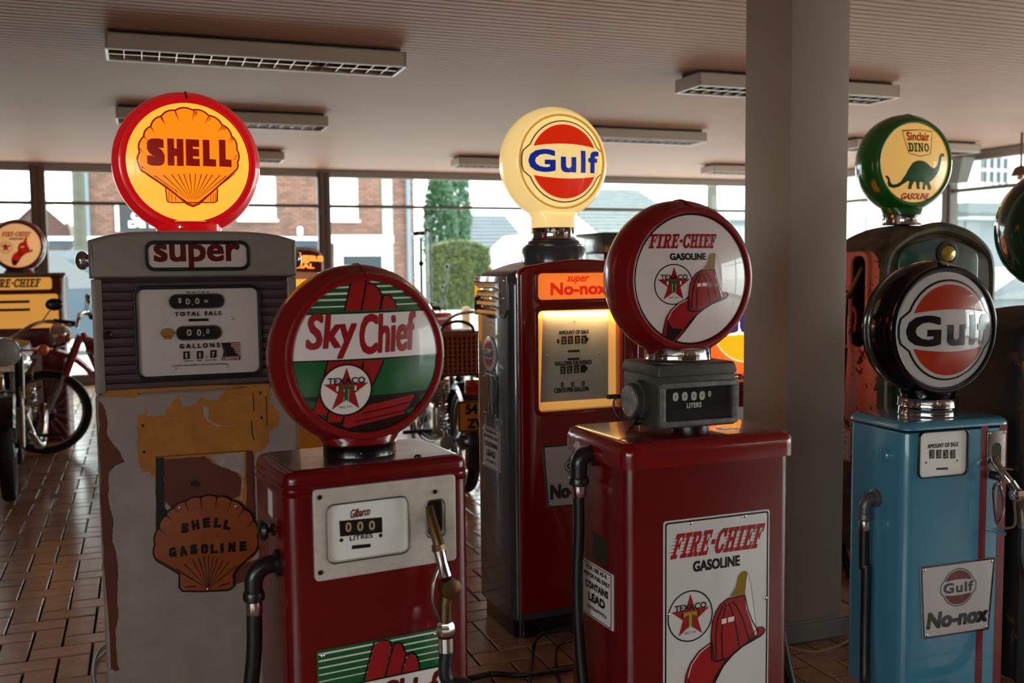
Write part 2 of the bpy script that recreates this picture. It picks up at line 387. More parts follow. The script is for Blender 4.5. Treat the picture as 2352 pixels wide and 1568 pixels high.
# window walls: posts, head, transom, sill, panes
m_strip = M('aluminium_strip', 'b9b4ae', .35, metal=.6)
def hbar(bm, axis, c, a, b, z0, z1, d=.06):
    if axis == 'y': box(bm, a, b, c-d/2, c+d/2, z0, z1, .004, 1)
    else: box(bm, c-d/2, c+d/2, a, b, z0, z1, .004, 1)
def win_wall(n, axis, c, a, b, posts, pw, z_tr, z_head, post_d=.12):
    bm = NB(); hbar(bm, axis, c, a, b, z_head, z_head+.012); hbar(bm, axis, c+.01, a, b, z_head+.012, CEIL+.01, .1)
    hbar(bm, axis, c-.05, a, b, CEIL-.028, CEIL-.012, .05); root = mk('window_%d' % n, bm, M('window_head', '8d8178', .5), kind='structure')
    bm = NB(); hbar(bm, axis, c, a, b, z_tr-.022, z_tr+.018, .05); mk('transom_bar', bm, m_frame, root)
    bm = NB(); hbar(bm, axis, c, a, b, .0, .12, .14); mk('sill', bm, m_frame, root)
    ps = sorted(posts)
    for q in ps:
        bm = NB()
        if axis == 'y':
            box(bm, q-pw/2, q+pw/2, c-post_d/2, c+post_d/2, 0, CEIL, .005, 1); box(bm, q-pw/2+.03, q-pw/2+.055, c-post_d/2-.012, c-post_d/2, 0, CEIL); box(bm, q+pw/2-.055, q+pw/2-.03, c-post_d/2-.012, c-post_d/2, 0, CEIL)
        else:
            box(bm, c-post_d/2, c+post_d/2, q-pw/2, q+pw/2, 0, CEIL, .005, 1); box(bm, c-post_d/2-.012, c-post_d/2, q-pw/2+.03, q-pw/2+.055, 0, CEIL)
        mk('post', bm, m_frame, root)
    ed = [a]+[e for q in ps for e in (q-pw/2, q+pw/2)]+[b]
    for i in range(0, len(ed), 2):
        if ed[i+1]-ed[i] < .1: continue
        for z0, z1 in ((.12, z_tr-.022), (z_tr+.018, z_head)):
            bm = NB(); hbar(bm, axis, c, ed[i], ed[i+1], z0, z1, .006); mk('pane', bm, glass(), root, smooth=0)
    return root
win_wall(1, 'y', WY, LX, WX-.06, [-3.0, -1.03, 2.143, 5.32, 8.45], .155, 2.062, 2.408)
win_wall(2, 'x', WX, -2.6, WY-.05, [12.15, 8.84, 5.6, 2.4, -.8], .13, 2.095, 2.40)
win_wall(3, 'y', BY+.08, 5.3, WX, [5.38, 6.95, 8.5], .09, 2.0, 2.4)
win_wall(4, 'y', BY+.08, LX, -.1, [-3.3, -1.75, -.15], .09, 2.0, 2.4)  # unseen windows added at rear left to brighten the pump fronts
win_wall(5, 'x', LX+.08, BY, .1, [-1.5, .05], .09, 2.0, 2.4)  # unseen windows added in the left wall as more front fill

bm = NB(); box(bm, 5.3, WX, BY-.2, BY, 0, .6); mk('wall_rear_parapet', bm, m_wall, kind='structure')  # unseen low wall, added to darken the floor and pump bottoms
bm = NB(); box(bm, LX, -.1, BY-.2, BY, 0, .6); mk('wall_rear_parapet', bm, m_wall, kind='structure')  # same added light block below the rear-left fill windows
# column with plinth
cr_ = thing('column', 'square pale painted column beside the blue pump, from plinth to ceiling', 'column'); cr_['kind'] = 'structure'
bm = NB(); box(bm, 2.028, 2.263, 2.784, 3.05, 0, CEIL, .006, 2); mk('shaft', bm, m_white, cr_)
bm = NB(); box(bm, 2.012, 2.279, 2.768, 3.066, 0, .062, .003, 1); box(bm, 2.018, 2.273, 2.774, 3.06, .06, .073, .003, 1); mk('plinth', bm, M('plinth_paint', '8d857f', .6), cr_)

# ------------------------------------------------------------------ louvre lamps
m_lampw = M('lamp_housing', 'b3a292', .45); m_louv = M('louvre_white', 'e8e2dc', .3); m_refl = M('lamp_reflector', '9a7a6a', .12, metal=.9)
def make_lamp():
    r = thing('ceiling_lamp', 'lamp', 'ceiling lamp'); Lg, Wd, H = 1.53, .30, .078
    bm = NB(); z0 = 2.4
    for a in ((0, Lg, 0, .012, z0, z0+H), (0, Lg, Wd-.012, Wd, z0, z0+H), (0, .012, 0, Wd, z0, z0+H), (Lg-.012, Lg, 0, Wd, z0, z0+H), (0, Lg, 0, Wd, z0+H-.006, z0+H)): box(bm, *a)
    mk('housing', bm, m_lampw, r)
    bm = NB(); box(bm, .02, Lg-.02, .05, Wd-.05, z0+H, CEIL+.008); mk('spacer', bm, M('spacer_dark', '1a1411', .7), r)  # dark filler stands in for the shadow gap above the housing
    bm = NB(); box(bm, .012, Lg-.012, .012, Wd-.012, z0+H-.01, z0+H-.0065); mk('reflector', bm, m_refl, r)
    bm = NB()
    for a in ((0, Lg, -.001, .011, z0-.006, z0), (0, Lg, Wd-.011, Wd+.001, z0-.006, z0), (-.001, .011, 0, Wd, z0-.006, z0), (Lg-.011, Lg+.001, 0, Wd, z0-.006, z0)): box(bm, *a, .001, 1)
    mk('rim', bm, m_louv, r)
    bm = NB(); box(bm, .012, Lg-.012, Wd/2-.003, Wd/2+.003, z0, z0+.045); mk('divider', bm, m_refl, r)
    bm = NB(); lathe(bm, [(.013, .02), (.013, Lg-.02)], (0, Wd*.27, z0+.05), 'x', 10); mk('tube', bm, M('lamp_tube', 'd8d4cc', .3), r)
    bm = NB(); lathe(bm, [(.013, .02), (.013, Lg-.02)], (0, Wd*.73, z0+.05), 'x', 10); mk('tube', bm, M('lamp_tube', 'd8d4cc', .3), r)
    n = 18; bl = NB(); loft(bl, [[(-.001, .012, 0), (.001, .012, 0), (.004, .012, .044), (-.004, .012, .044)], [(-.001, Wd-.012, 0), (.001, Wd-.012, 0), (.004, Wd-.012, .044), (-.004, Wd-.012, .044)]])
    me = None
    for i in range(1, n):
        if me is None:
            o = mk('louvre_blade', bl, m_refl, r); me = o.data
        else:
            o = bpy.data.objects.new('louvre_blade', me); COL.objects.link(o); o.parent = r
        o.location = (Lg*i/n, 0, z0)
    return r
lp = make_lamp(); first = True
LL = {(0, 0): 'large louvred ceiling lamp nearest the camera at upper left', (0, 1): 'louvred ceiling lamp partly hidden behind the lit red and yellow globe', (0, 2): 'small far louvred ceiling lamp peeking out right of the red and yellow globe',
      (1, 0): 'louvred ceiling lamp crossed by the pale column', (1, 1): 'louvred ceiling lamp just right of the lit cream globe', (1, 2): 'far louvred ceiling lamp just left of the lit cream globe',
      (2, 1): 'louvred ceiling lamp behind the lit green globe near the right window', (2, 2): 'farthest louvred ceiling lamp, its end showing left of the column'}
for i, X in enumerate((-.12, 3.26, 6.43)):
    for j, Y in enumerate((5.39, 7.8, 10.3)):
        if (i, j) not in LL: continue
        o = lp if first else copy_tree(lp); first = False
        o.location = (X, Y, 0); tag(o, LL[(i, j)], 'ceiling lamp', 'louvred ceiling lamps')
# bracket box hanging in the corner of the right window
t = thing('wall_speaker', 'grey wedge-shaped speaker under the ceiling at the right window post', 'speaker')
bm = NB(); c0 = on_x(2190, 365, WX-.15); 
loft(bm, [[(WX-.3, c0.y-.28, 2.42), (WX-.12, c0.y-.28, 2.42), (WX-.12, c0.y+.02, 2.42), (WX-.3, c0.y+.02, 2.42)], [(WX-.26, c0.y-.18, 2.16), (WX-.12, c0.y-.18, 2.16), (WX-.12, c0.y+.02, 2.16), (WX-.26, c0.y+.02, 2.16)]])
mk('cabinet', bm, M('speaker_grey', '6f726b', .6), t)
bm = NB(); box(bm, WX-.22, WX-.16, c0.y-.16, c0.y-.1, 2.42, 2.5); mk('bracket', bm, m_frame, t)
t2 = thing('flood_lamp', 'small brown flood lamp hanging above the dark green globe at right', 'lamp')
q = on_x(2345, 398, WX-.8)
bm = NB(); lathe(bm, [(.03, .09), (.06, .07), (.09, 0), (.085, -.005)], (q.x, q.y, q.z-.02), 'z', 20); mk('shade', bm, M('lamp_brown', '6b564a', .4), t2)
bm = NB(); tube(bm, [(q.x, q.y, q.z+.06), (q.x, q.y, CEIL+.01)], .012, 8); mk('stem', bm, M('lamp_brown', '6b564a', .4), t2)
bm = NB(); ball(bm, (q.x, q.y, q.z-.02), .05, 12); mk('bulb', bm, M('chrome', 'd8d8d8', .08, metal=1), t2)
# ================================================================== PUMPS
chrome = M('chrome', 'd8d8d8', .08, metal=1)
steel = M('worn_steel', '8a8580', .28, metal=1, var=.2, vscale=40)
iron = M('black_iron', '241f1c', .35, metal=.4, coat=.3)
rubber = M('black_rubber', '0a0909', .45)
blackp = M('black_paint', '060606', .25, coat=.4)
red_g = M('red_globe_plastic', '7c0a12', .22, coat=.5)
red_p = M('red_enamel', '620408', .25, coat=.35, var=.1, vscale=5, bump=.06, bscale=30)
ink_k = M('print_black', '0c0a0a', .3, coat=.5); ink_w = M('print_white', 'e2d6d4', .3, coat=.5); ink_r = M('print_red', '98121a', .3, coat=.5)
ink_dr = M('print_dark_red', '5f0c10', .35, coat=.3); ink_g = M('print_green', '07572b', .3, coat=.5); ink_y = M('print_gold', '9a8a1a', .35, coat=.3); ink_o = M('print_orange', 'a82e12', .3, coat=.5)
dialw = M('dial_white', 'e2dcd8', .4, var=.04, vscale=8)
lensclear = .5

def globe(P, zc, R, T, rl, ring, lens, b=.03, neck=.078, ly=0, seam=None, x=0, gasket=None, gw=.006, nz=None):
    """round two-lens globe facing local -y; returns lens object and map onto the dome"""
    bm = NB(); pf = [(rl-.004, -T*.44), (rl-.002, -T*.5), (rl+.006, -T*.515), (rl+.014, -T*.49), (R-.016, -T*.37), (R-.005, -T*.25), (R, -T*.1), (R, T*.1), (R-.005, T*.25), (R-.016, T*.37), (rl+.014, T*.49), (rl+.006, T*.515), (rl-.002, T*.5), (rl-.004, T*.44)]
    lathe(bm, pf, (x, ly, zc), 'y', 72, caps=False); bd = mk('globe_body', bm, ring, P.root, smooth=50)
    bm = NB(); zb = zc-R if nz is None else nz
    loft(bm, [[(x+rx_*cos(2*PI*k/32), ly+ry_*sin(2*PI*k/32), z_) for k in range(32)] for rx_, ry_, z_ in ((.098, T*.42, zc-R*.87), (.09, T*.47, zc-R*.93), (neck+.002, max(T*.5, neck*.9), zc-R*.985), (neck, neck, zb-.004))], False, False); mk('neck', bm, ring, bd, smooth=60)
    if seam:
        bm = NB(); tube(bm, [(x, ly+a, zc+r+.0005) for r, a in pf[2:12]], .003, 6); mk('seam', bm, seam, bd)
    for sg, nm in ((-1, 'globe_lens'), (1, 'rear_lens')):
        bm = NB(); n = 8; loops = []
        for i in range(n+1):
            rr = rl*(1-i/n) if i < n else 1e-4
            loops.append([(x+rr*cos(2*PI*k/64), ly+sg*(T*.46+b*(1-(rr/rl)**2)), zc+rr*sin(2*PI*k/64)) for k in range(64)])
        loft(bm, loops, False, False); o = mk(nm, bm, lens, P.root if sg < 0 else bd, smooth=60)
        if sg < 0: front = o
    def fm(off=.0004):
        return lambda u, v: (u, ly-(T*.46+b*(1-((u-x)**2+(v-zc)**2)/rl**2))-off, v)
    if gasket:
        pr('gasket', ring2(circ(rl-.001, 72, x, zc), circ(rl-.001-gw, 72, x, zc)), gasket, front, fm(.0012))
    P.dome = dict(zc=zc, rl=rl, ly='dome', y0=ly-T*.46, b=b, x=x)
    return front, fm
def collar(P, r, z0, z1, mat=None, x=0, y=0, bolt=True):
    bm = NB(); h = z1-z0
    lathe(bm, [(r-.004, z0), (r+.001, z0+.003), (r, z0+.006), (r, z1-.006), (r+.002, z1-.003), (r-.004, z1)], (x, y, 0), 'z', 40); o = mk('collar', bm, mat or chrome, P.root)
    if bolt:
        for a in (-1.9, .25):
            bm = NB(); cx, cy = x+(r+.001)*cos(a), y+(r+.001)*sin(a); ball(bm, (cx, cy, (z0+z1)/2), .006, 10); tube(bm, [(cx, cy, (z0+z1)/2), (cx+.014*cos(a), cy+.014*sin(a), (z0+z1)/2)], .003, 8); mk('bolt', bm, mat or chrome, o)
    return o
def cab(P, w, d, z0, z1, r, mat, rt=.03, name='cabinet', y=0, x=0, crown=0):
    """cabinet with rounded vertical edges and a rounded (crowned) top"""
    bm = NB(); L = []
    def lp(i, z): return [(x+a, y+b, z) for a, b in rrect(w-2*i, d-2*i, max(r-i*.7, .006), 6)]
    L.append(lp(0, z0)); L.append(lp(0, z1-rt))
    for k in range(1, 6):
        a = PI/2*k/5; L.append(lp(rt*(1-cos(a)), z1-rt+rt*sin(a)))
    if crown:
        for k in range(1, 9):
            f = k/8; L.append([(x+(a-x)*(1-f*.96), y+(b-y)*(1-f*.96), z1+crown*(1-(1-f)**2.4)) for a, b, _ in L[6]])
    loft(bm, L); return mk(name, bm, mat, P.root, smooth=40)
def rivet(P, pts, par, mat=None, r=.0045, yo=0):
    for c in pts:
        bm = NB(); ball(bm, (0, 0, 0), r, 10, (1, .6, 1)); mk('rivet', bm, mat or chrome, par, loc=c)
def fy(y): return lambda u, v: (u, y, v)
def fx(x): return lambda u, v: (x, u, v)      # u = local y on a side face
def tp(P, ly, s, x0, y0, x1, y1, side=None, **k):
    """text fitted where its pixel box falls on plane ly (front) or lx (side)"""
    g = (lambda a, b: P.sd(a, b, side)) if side is not None else (lambda a, b: P.f(a, b, ly))
    xm, ym = (x0+x1)/2, (y0+y1)/2
    a, b, c, d = g(x0, ym), g(x1, ym), g(xm, y0), g(xm, y1)
    if side is not None:
        V, Fc = text2(s, 0, 0, abs(b[0]-a[0]), abs(c[1]-d[1]), **k); cx = (a[0]+b[0])/2; cz = (c[1]+d[1])/2
        return ([(cx-u, cz+v) for u, v in V], Fc)
    return text2(s, (a[0]+b[0])/2, (c[1]+d[1])/2, abs(b[0]-a[0]), abs(c[1]-d[1]), **k)
def sp(P, ly, s, x0, y0, x1, y1, **k):
    xm, ym = (x0+x1)/2, (y0+y1)/2; a, b, c, d = P.f(x0, ym, ly), P.f(x1, ym, ly), P.f(xm, y0, ly), P.f(xm, y1, ly)
    return slab2(s, (a[0]+b[0])/2, (c[1]+d[1])/2, abs(b[0]-a[0]), abs(c[1]-d[1]), **k)
def roundel(par, cx, cz, r, fm, tcol, white=True, o=.0006, edge=.07, inks=None):
    k, w, rd = inks or (ink_k, ink_w, ink_r)
    e = sub('emblem', par) if False else None
    g = .03
    ob = pr('emblem', ring2(circ(r, 40, cx, cz), circ(r*(1-edge), 40, cx, cz)), k, par, fm(o+.0003), g)
    if white: pr('emblem_ground', poly2(circ(r*.96, 32, cx, cz)), w, par, fm(o), g)
    pr('emblem_star', star2(cx, cz-.02*r, r*.88), rd, par, fm(o+.0004), g)
    T = lambda s: merge(poly2([(cx-.3*r*s, cz+.16*r), (cx+.3*r*s, cz+.16*r), (cx+.3*r*s, cz-.02*r), (cx+.22*r, cz-.02*r), (cx+.2*r, cz+.04*r), (cx-.2*r, cz+.04*r), (cx-.22*r, cz-.02*r), (cx-.3*r*s, cz-.02*r)]), poly2([(cx-.075*r*s, cz+.1*r), (cx+.075*r*s, cz+.1*r), (cx+.075*r*s, cz-.46*r), (cx, cz-.36*r), (cx-.075*r*s, cz-.46*r)]))
    pr('emblem_letter_edge', T(1.25), k if tcol is ink_y else w, par, fm(o+.0006)); pr('emblem_letter', T(1), tcol, par, fm(o+.0008))
    pr('emblem_lettering', text2('TEXACO', cx, cz+.36*r, 1.4*r, .25*r, bold=.035), k, par, fm(o+.001))
    pr('registered_mark', [text2('REG. T.M.', cx, cz-.64*r, .5*r, .085*r)], k, par, fm(o+.001))
# fireman's hat, drawn once in its own units
_hx = lambda l: [((x-813)/345, -(y-960)/345*1.0) for x, y in l]
HAT = dict(
 brim=_hx([(475,1400),(466,1300),(480,1160),(520,1075),(590,1000),(700,945),(720,1090),(850,1090),(1000,1000),(1095,895),(1140,900),(1160,925),(1150,950),(1110,972),(1050,985),(960,1020),(880,1070),(800,1140),(730,1250),(670,1350),(620,1420),(570,1460),(520,1455)]),
 inner=_hx([(505,1190),(528,1240),(570,1282),(640,1288),(668,1290),(640,1350),(590,1415),(550,1430),(515,1400),(500,1300)]),
 under=_hx([(740,1185),(830,1088),(900,1040),(1000,985),(1100,960),(1150,950),(1080,987),(960,1027),(880,1077),(800,1147),(735,1240),(670,1345),(690,1270)]),
 crown=_hx([(700,1080),(692,900),(702,800),(730,730),(770,680),(830,645),(980,640),(1010,760),(1050,850),(1100,925),(1080,960),(1000,1000),(900,1050),(820,1100),(740,1100)]),
 horn=_hx([(850,630),(900,570),(920,490),(950,460),(990,457),(1000,480),(985,560),(975,645)]),
 shield=_hx([(1000,470),(1030,560),(1060,750),(1090,962),(1072,960),(1030,840),(990,740),(978,640),(985,560)]),
 hi=[_hx([(782,790),(822,787),(822,824),(782,828)]), _hx([(835,786),(888,783),(888,818),(835,822)])],
 ribs=[_hx(q) for q in ([(735,1080),(732,900),(745,790),(790,690)], [(790,1090),(782,900),(790,790),(815,680)], [(935,1030),(905,860),(870,740),(840,680)], [(1020,985),(965,820),(915,720),(870,672)])],
 lip=_hx([(500,1180),(530,1090),(600,1010),(680,965)]))
def hat(par, cx, cz, s, fm, sz=None, o=.0012, g=.03, inks=None):
    k, w, rd = inks or (ink_k, ink_w, ink_r); sz = sz or s
    m_ = lambda l: [(cx+x*s, cz+z*sz) for x, z in l]
    pr('hat_brim', poly2(m_(HAT['brim'])), rd, par, fm(o), g)
    pr('hat_shadow', [poly2(m_(HAT['inner'])), poly2(m_(HAT['under']))], k, par, fm(o+.0003), g)
    pr('hat_crown', poly2(m_(HAT['crown'])), rd, par, fm(o+.0004), g)
    pr('hat_lines', [stroke2(m_(q), .035*s) for q in HAT['ribs']]+[stroke2(m_(HAT['crown']), .03*s, True), stroke2(m_(HAT['brim']), .022*s, True)], k, par, fm(o+.0006), g)
    pr('hat_shield', poly2(m_(HAT['shield'])), w, par, fm(o+.0005), g); pr('hat_shield_edge', [stroke2(m_(HAT['shield']), .008*s, True)], k, par, fm(o+.0007), g)
    pr('hat_horn', poly2(m_(HAT['horn'])), M('print_old_gold', '8a6a1c', .4) if not inks else rd, par, fm(o+.0005), g)
    pr('hat_shine', [poly2(m_(q)) for q in HAT['hi']]+[stroke2(m_(HAT['lip']), .02*s)], w, par, fm(o+.0008), g)
def gulf(par, cx, cz, r, rx, fm, blue, orange, line, o=.0006, tw=1.92, th=.56, lw=.022, g=.03, tb=.045):
    """disc emblem with a cross band; rx = horizontal stretch"""
    n = 22; out = []
    for sgn in (1, -1):
        a0 = math.asin(.40); seg = [(cos(a0+(PI-2*a0)*i/n), sin(a0+(PI-2*a0)*i/n)) for i in range(n+1)]
        bmp = [(-1.0, .33), (-1.09, .25), (-1.13, .1), (-1.13, -.1), (-1.09, -.25), (-1.0, -.33)]
        if sgn == 1: out += seg+bmp
        else: out += [(-x, -z) for x, z in seg]+[(-x, -z) for x, z in bmp]
    P2 = [(cx+x*r*rx, cz+z*r) for x, z in out]
    pr('emblem_outline', stroke2(P2, r*lw*2, True), line, par, fm(o+.0003), g)
    for sgn in (1, -1):
        a0 = math.asin(.40); q = .915
        arc = [(q*cos(a0+(PI-2*a0)*i/n), q*sin(a0+(PI-2*a0)*i/n)) for i in range(n+1)]; x_e = arc[-1][0]
        chord = [(x_e+(-2*x_e)*i/10, .355+.07*(1-(2*i/10-1)**2)) for i in range(11)]
        pr('emblem_segment', poly2([(cx+x*r*rx, cz+sgn*z*r) for x, z in arc+chord]), orange, par, fm(o+.0003), g)
    pr('emblem_lettering', text2('Gulf', cx, cz, tw*r*rx, th*r, bold=tb, space=1.12), blue, par, fm(o+.0005), g)
def hose(P, pts, r=.0125, mat=None, name='hose'):
    bm = NB(); tube(bm, catmull(pts, 8), r, 12); return mk(name, bm, mat or rubber, P.root)
def leadsign(P, lx, q, border=.003):
    """side plate; q = 4 (y,z) corners TL,TR,BR,BL seen from outside"""
    bm = NB(); L0 = [(lx-.0005, a, b) for a, b in q]; L1 = [(lx-.0035, a, b) for a, b in q]; loft(bm, [L0, L1]); s = mk('warning_sign', bm, M('sign_white', 'd8cac6', .45, var=.05), P.root, smooth=0)
    (y0, z0), (y1, z1), (y2, z2), (y3, z3) = q
    def B(u, v):   # u 0..1 left-right, v 0..1 bottom-top
        a = (y3+(y2-y3)*u, z3+(z2-z3)*u); b = (y0+(y1-y0)*u, z0+(z1-z0)*u); return (lx-.0042, a[0]+(b[0]-a[0])*v, a[1]+(b[1]-a[1])*v)
    pr('lettering', [text2('FOR USE AS A', .5, .9, .66, .08, bold=.06), text2('MOTOR FUEL ONLY', .5, .765, .84, .08, bold=.06), text2('CONTAINS', .5, .585, .74, .13, bold=.06), text2('LEAD', .5, .375, .54, .16, bold=.07), text2('(TETRAETHYL)', .5, .17, .62, .075, bold=.05)], ink_k, s, B)
    pr('border', ring2([(.03, .02), (.97, .02), (.97, .98), (.03, .98)], [(.05, .035), (.95, .035), (.95, .965), (.05, .965)]), ink_k, s, lambda u, v: B(u, v))
    rivet(P, [B(a, b) for a in (.09, .91) for b in (.06, .94)], s, r=.0038)
    return s
def elbow(P, lx, y, z, drop=.07, out=.05, r=.019, mat=None):
    """pipe leaving the left side at (lx,y,z), turning down"""
    mt = mat or iron
    bm = NB(); lathe(bm, [(r*1.7, 0), (r*1.7, -.008), (r*1.2, -.012)], (lx, y, z), 'x', 20); root = mk('flange', bm, mt, P.root)
    bm = NB(); tube(bm, [(lx, y, z)]+[(lx-out*.35-out*.65*sin(a), y, z-out*.65*(1-cos(a))) for a in [PI/2*k/7 for k in range(8)]]+[(lx-out, y, z-drop)], [r]+[r*1.12]*8+[r*1.05], 16); mk('elbow', bm, mt, P.root)
    bm = NB(); lathe(bm, [(r*1.2, z-drop+.012), (r*1.32, z-drop+.008), (r*1.32, z-drop-.006), (r*1.1, z-drop-.01)], (lx-out, y, 0), 'z', 20); mk('elbow_rim', bm, mt, P.root)
    bm = NB(); lathe(bm, [(r*.95, z-drop), (r*1.0, z-drop-.004), (r*1.0, z-drop-.036), (r*.9, z-drop-.04)], (lx-out, y, 0), 'z', 20); mk('ferrule', bm, chrome, P.root)
    return (lx-out, y, z-drop-.03)

# ------------------------------------------------------------------ 1  Sky Chief pump, front left
P = Pump('fuel_pump', 'low dark red pump with green and white striped globe and brass nozzle', .459, 2.237, 7)
w, d, zt = .42, .285, .875; fr = -d/2
cab(P, w, d, 0, zt, .028, red_p, .02)
bm = NB()
for zz, e in ((zt-.032, .004), (zt-.048, .005)):
    loft(bm, [[(a, b, zz-.006) for a, b in rrect(w, d, .028, 6)], [(a, b, zz) for a, b in rrect(w+2*e, d+2*e, .032, 6)], [(a, b, zz+.006) for a, b in rrect(w, d, .028, 6)]], False, False)
mk('top_moulding', bm, red_p, P.root)
bm = NB(); loft(bm, [[(a, b, zt+.0002) for a, b in rrect(w-.045, d-.045, .012, 5)], [(a, b, zt+.0012) for a, b in rrect(w-.047, d-.047, .012, 5)]]); mk('top_plate', bm, M('worn_top_plate', '9a7f7c', .3, metal=.55, col2='5a2222', vscale=9, coat=.4), P.root)
F1, fm = globe(P, 1.103, .205, .14, .171, red_g, ink_w, .03, seam=red_g)
collar(P, .082, zt, zt+.03, blackp)
dl = P.dome['ly']
def c1(*pts): return [P.f(x/3.281+580, y/3.281+590, dl) for x, y in pts]
def cpr(name, shapes, mat, off, grid=.03, par=None, P=P, rl=.1695):
    shapes = shapes if isinstance(shapes, tuple) else shapes
    """print clipped to the round lens"""
    o = _pr(name, shapes, mat, par or F1, lambda u, v: (u, 0, v), grid)
    bm = bmesh.new(); bm.from_mesh(o.data); zc = P.dome['zc']
    for k in range(40):
        a = 2*PI*k/40; n_ = (cos(a), 0, sin(a)); bmesh.ops.bisect_plane(bm, geom=bm.verts[:]+bm.edges[:]+bm.faces[:], plane_co=(P.dome['x']+rl*n_[0], 0, zc+rl*n_[2]), plane_no=n_, clear_outer=True)
    g = fm(off)
    for v in bm.verts: v.co = Vector(g(v.co.x, v.co.z))
    bm.to_mesh(o.data); bm.free(); return o
cpr('print_green', poly2(circ(.18, 48, 0, 1.103)), ink_g, .0004)
st = []
for (a, b, t) in ((236, 214, 12), (283, 258, 15), (327, 306, 12), (380, 352, 9), (200, 180, 14)):
    st.append(stroke2(c1((300, a+6), (1300, b-6)), t/3.281/1000))
for _s in st: cpr('stripe', _s, ink_w, .0007)
cpr('print_black', poly2(c1((200, 1062), (920, 1040), (1500, 985), (1500, 1500), (200, 1500))), ink_k, .0006)
for _s in [poly2(c1((690, 405), (745, 150), (862, 150), (818, 402))), poly2(c1((826, 401), (866, 175), (910, 200), (950, 238), (975, 290), (955, 399))), poly2(c1((963, 397), (984, 290), (1030, 290), (1068, 330), (1084, 390))),
     poly2(c1((575, 790), (982, 775), (975, 805), (905, 965), (840, 1130), (700, 1210), (500, 1190), (458, 1180), (465, 1130), (500, 1040), (540, 900))),
     poly2(c1((575, 1180), (565, 1238), (585, 1246), (660, 1245), (684, 1205))), poly2(c1((690, 1210), (680, 1268), (700, 1286), (730, 1285), (860, 1250), (1140, 1180), (1150, 1150), (1178, 1122), (1190, 1092), (1214, 1062), (1216, 1033), (880, 1112), (800, 1170)))]: cpr('feather', _s, ink_r, .0009)
for _s in [stroke2(c1((690, 405), (750, 150)), .0035), stroke2(c1((818, 402), (862, 160)), .004), stroke2(c1((866, 200), (910, 204), (950, 240), (977, 290), (957, 399)), .0035), stroke2(c1((963, 397), (984, 290), (1030, 288), (1070, 330), (1086, 392)), .0035),
     stroke2(c1((565, 790), (500, 1040), (455, 1160)), .0035), stroke2(c1((985, 775), (975, 810), (905, 965)), .0035), stroke2(c1((835, 785), (820, 900)), .0035), stroke2(c1((575, 1160), (560, 1200), (560, 1245)), .004), stroke2(c1((690, 1200), (676, 1260)), .004),
     stroke2(c1((820, 1180), (1190, 1090)), .0028), stroke2(c1((775, 1240), (1150, 1152)), .0028)]: cpr('line', _s, ink_k, .0011)
cpr('print_band', poly2(c1((100, 446), (1500, 392), (1500, 724), (100, 802))), ink_w, .0010)
for _s in (stroke2(c1((100, 444), (1500, 390)), .0035), stroke2(c1((100, 802), (1500, 724)), .0035)): cpr('band_line', _s, ink_k, .0012)
a, b = P.f(703, 770, dl), P.f(961, 770, dl)
V1 = text2('Sky', (a[0]+P.f(818, 770, dl)[0])/2, c1((600, 590))[0][1]-.002, .112, .1, shear=.25, bold=.022, rot=2); V2 = text2('Chief', (P.f(818, 770, dl)[0]+b[0])/2+.002, c1((1000, 570))[0][1], .142, .088, shear=.25, bold=.026, rot=2)
pr('band_lettering', [V1, V2], ink_r, F1, fm(.0014), .03)
cc = c1((706, 1003))[0]; roundel(F1, cc[0], cc[1], .0585, fm, ink_g, o=.0014)
# dial panel
py = fr-.004
q = P.quad(py, (718, 1124), (1042, 1088), (1046, 1290), (722, 1327))
x0 = (q[0][0]+q[3][0])/2; x1 = (q[1][0]+q[2][0])/2; z1 = (q[0][1]+q[1][1])/2; z0 = (q[2][1]+q[3][1])/2
m_rib = M('ribbed_aluminium', 'ccc2ba', .4, metal=.2, var=.1, vscale=30)
wq = P.quad(py, (748, 1158), (932, 1140), (932, 1270), (750, 1286)); wx0, wx1, wz0, wz1 = wq[0][0], wq[1][0], (wq[2][1]+wq[3][1])/2, (wq[0][1]+wq[1][1])/2
bq = P.quad(py, (978, 1150), (1016, 1146), (1016, 1226), (980, 1232)); bx0, bx1, bz0, bz1 = bq[0][0], bq[1][0], bq[2][1], bq[0][1]
win = rrect(wx1-wx0, wz1-wz0, .016, 6, (wx0+wx1)/2, (wz0+wz1)/2); boot = rrect(bx1-bx0, bz1-bz0, .012, 6, (bx0+bx1)/2, (bz0+bz1)/2)
pan = mk('dial_panel', plate([rrect(x1-x0, z1-z0, .008, 4, (x0+x1)/2, (z0+z1)/2), win[::-1], boot[::-1]], .012, .0015, fr), m_rib, P.root)
bm = NB(); zz = z0+.004
while zz < z1-.004:   # fine horizontal ribs between the openings
    segs = [(x0+.004, x1-.004)]
    for a, b, c_, d_ in ((wx0-.003, wx1+.003, wz0-.003, wz1+.003), (bx0-.003, bx1+.003, bz0-.003, bz1+.003)):
        if c_ < zz < d_: segs = [s2 for s in segs for s2 in ((s[0], min(a, s[1])), (max(b, s[0]), s[1])) if s2[1]-s2[0] > .002 and (s[0] < a or s[1] > b)]
    for a, b in segs: loft(bm, [[(a, fr-.012, zz-.0011), (a, fr-.0131, zz), (a, fr-.012, zz+.0011)], [(b, fr-.012, zz-.0011), (b, fr-.0131, zz), (b, fr-.012, zz+.0011)]], True, True)
    zz += .0034
mk('ribs', bm, m_rib, pan, smooth=0, kind='stuff')
pr('dial_face', poly2(rrect(wx1-wx0+.004, wz1-wz0+.004, .016, 6, (wx0+wx1)/2, (wz0+wz1)/2)), dialw, pan, fy(fr-.0015))
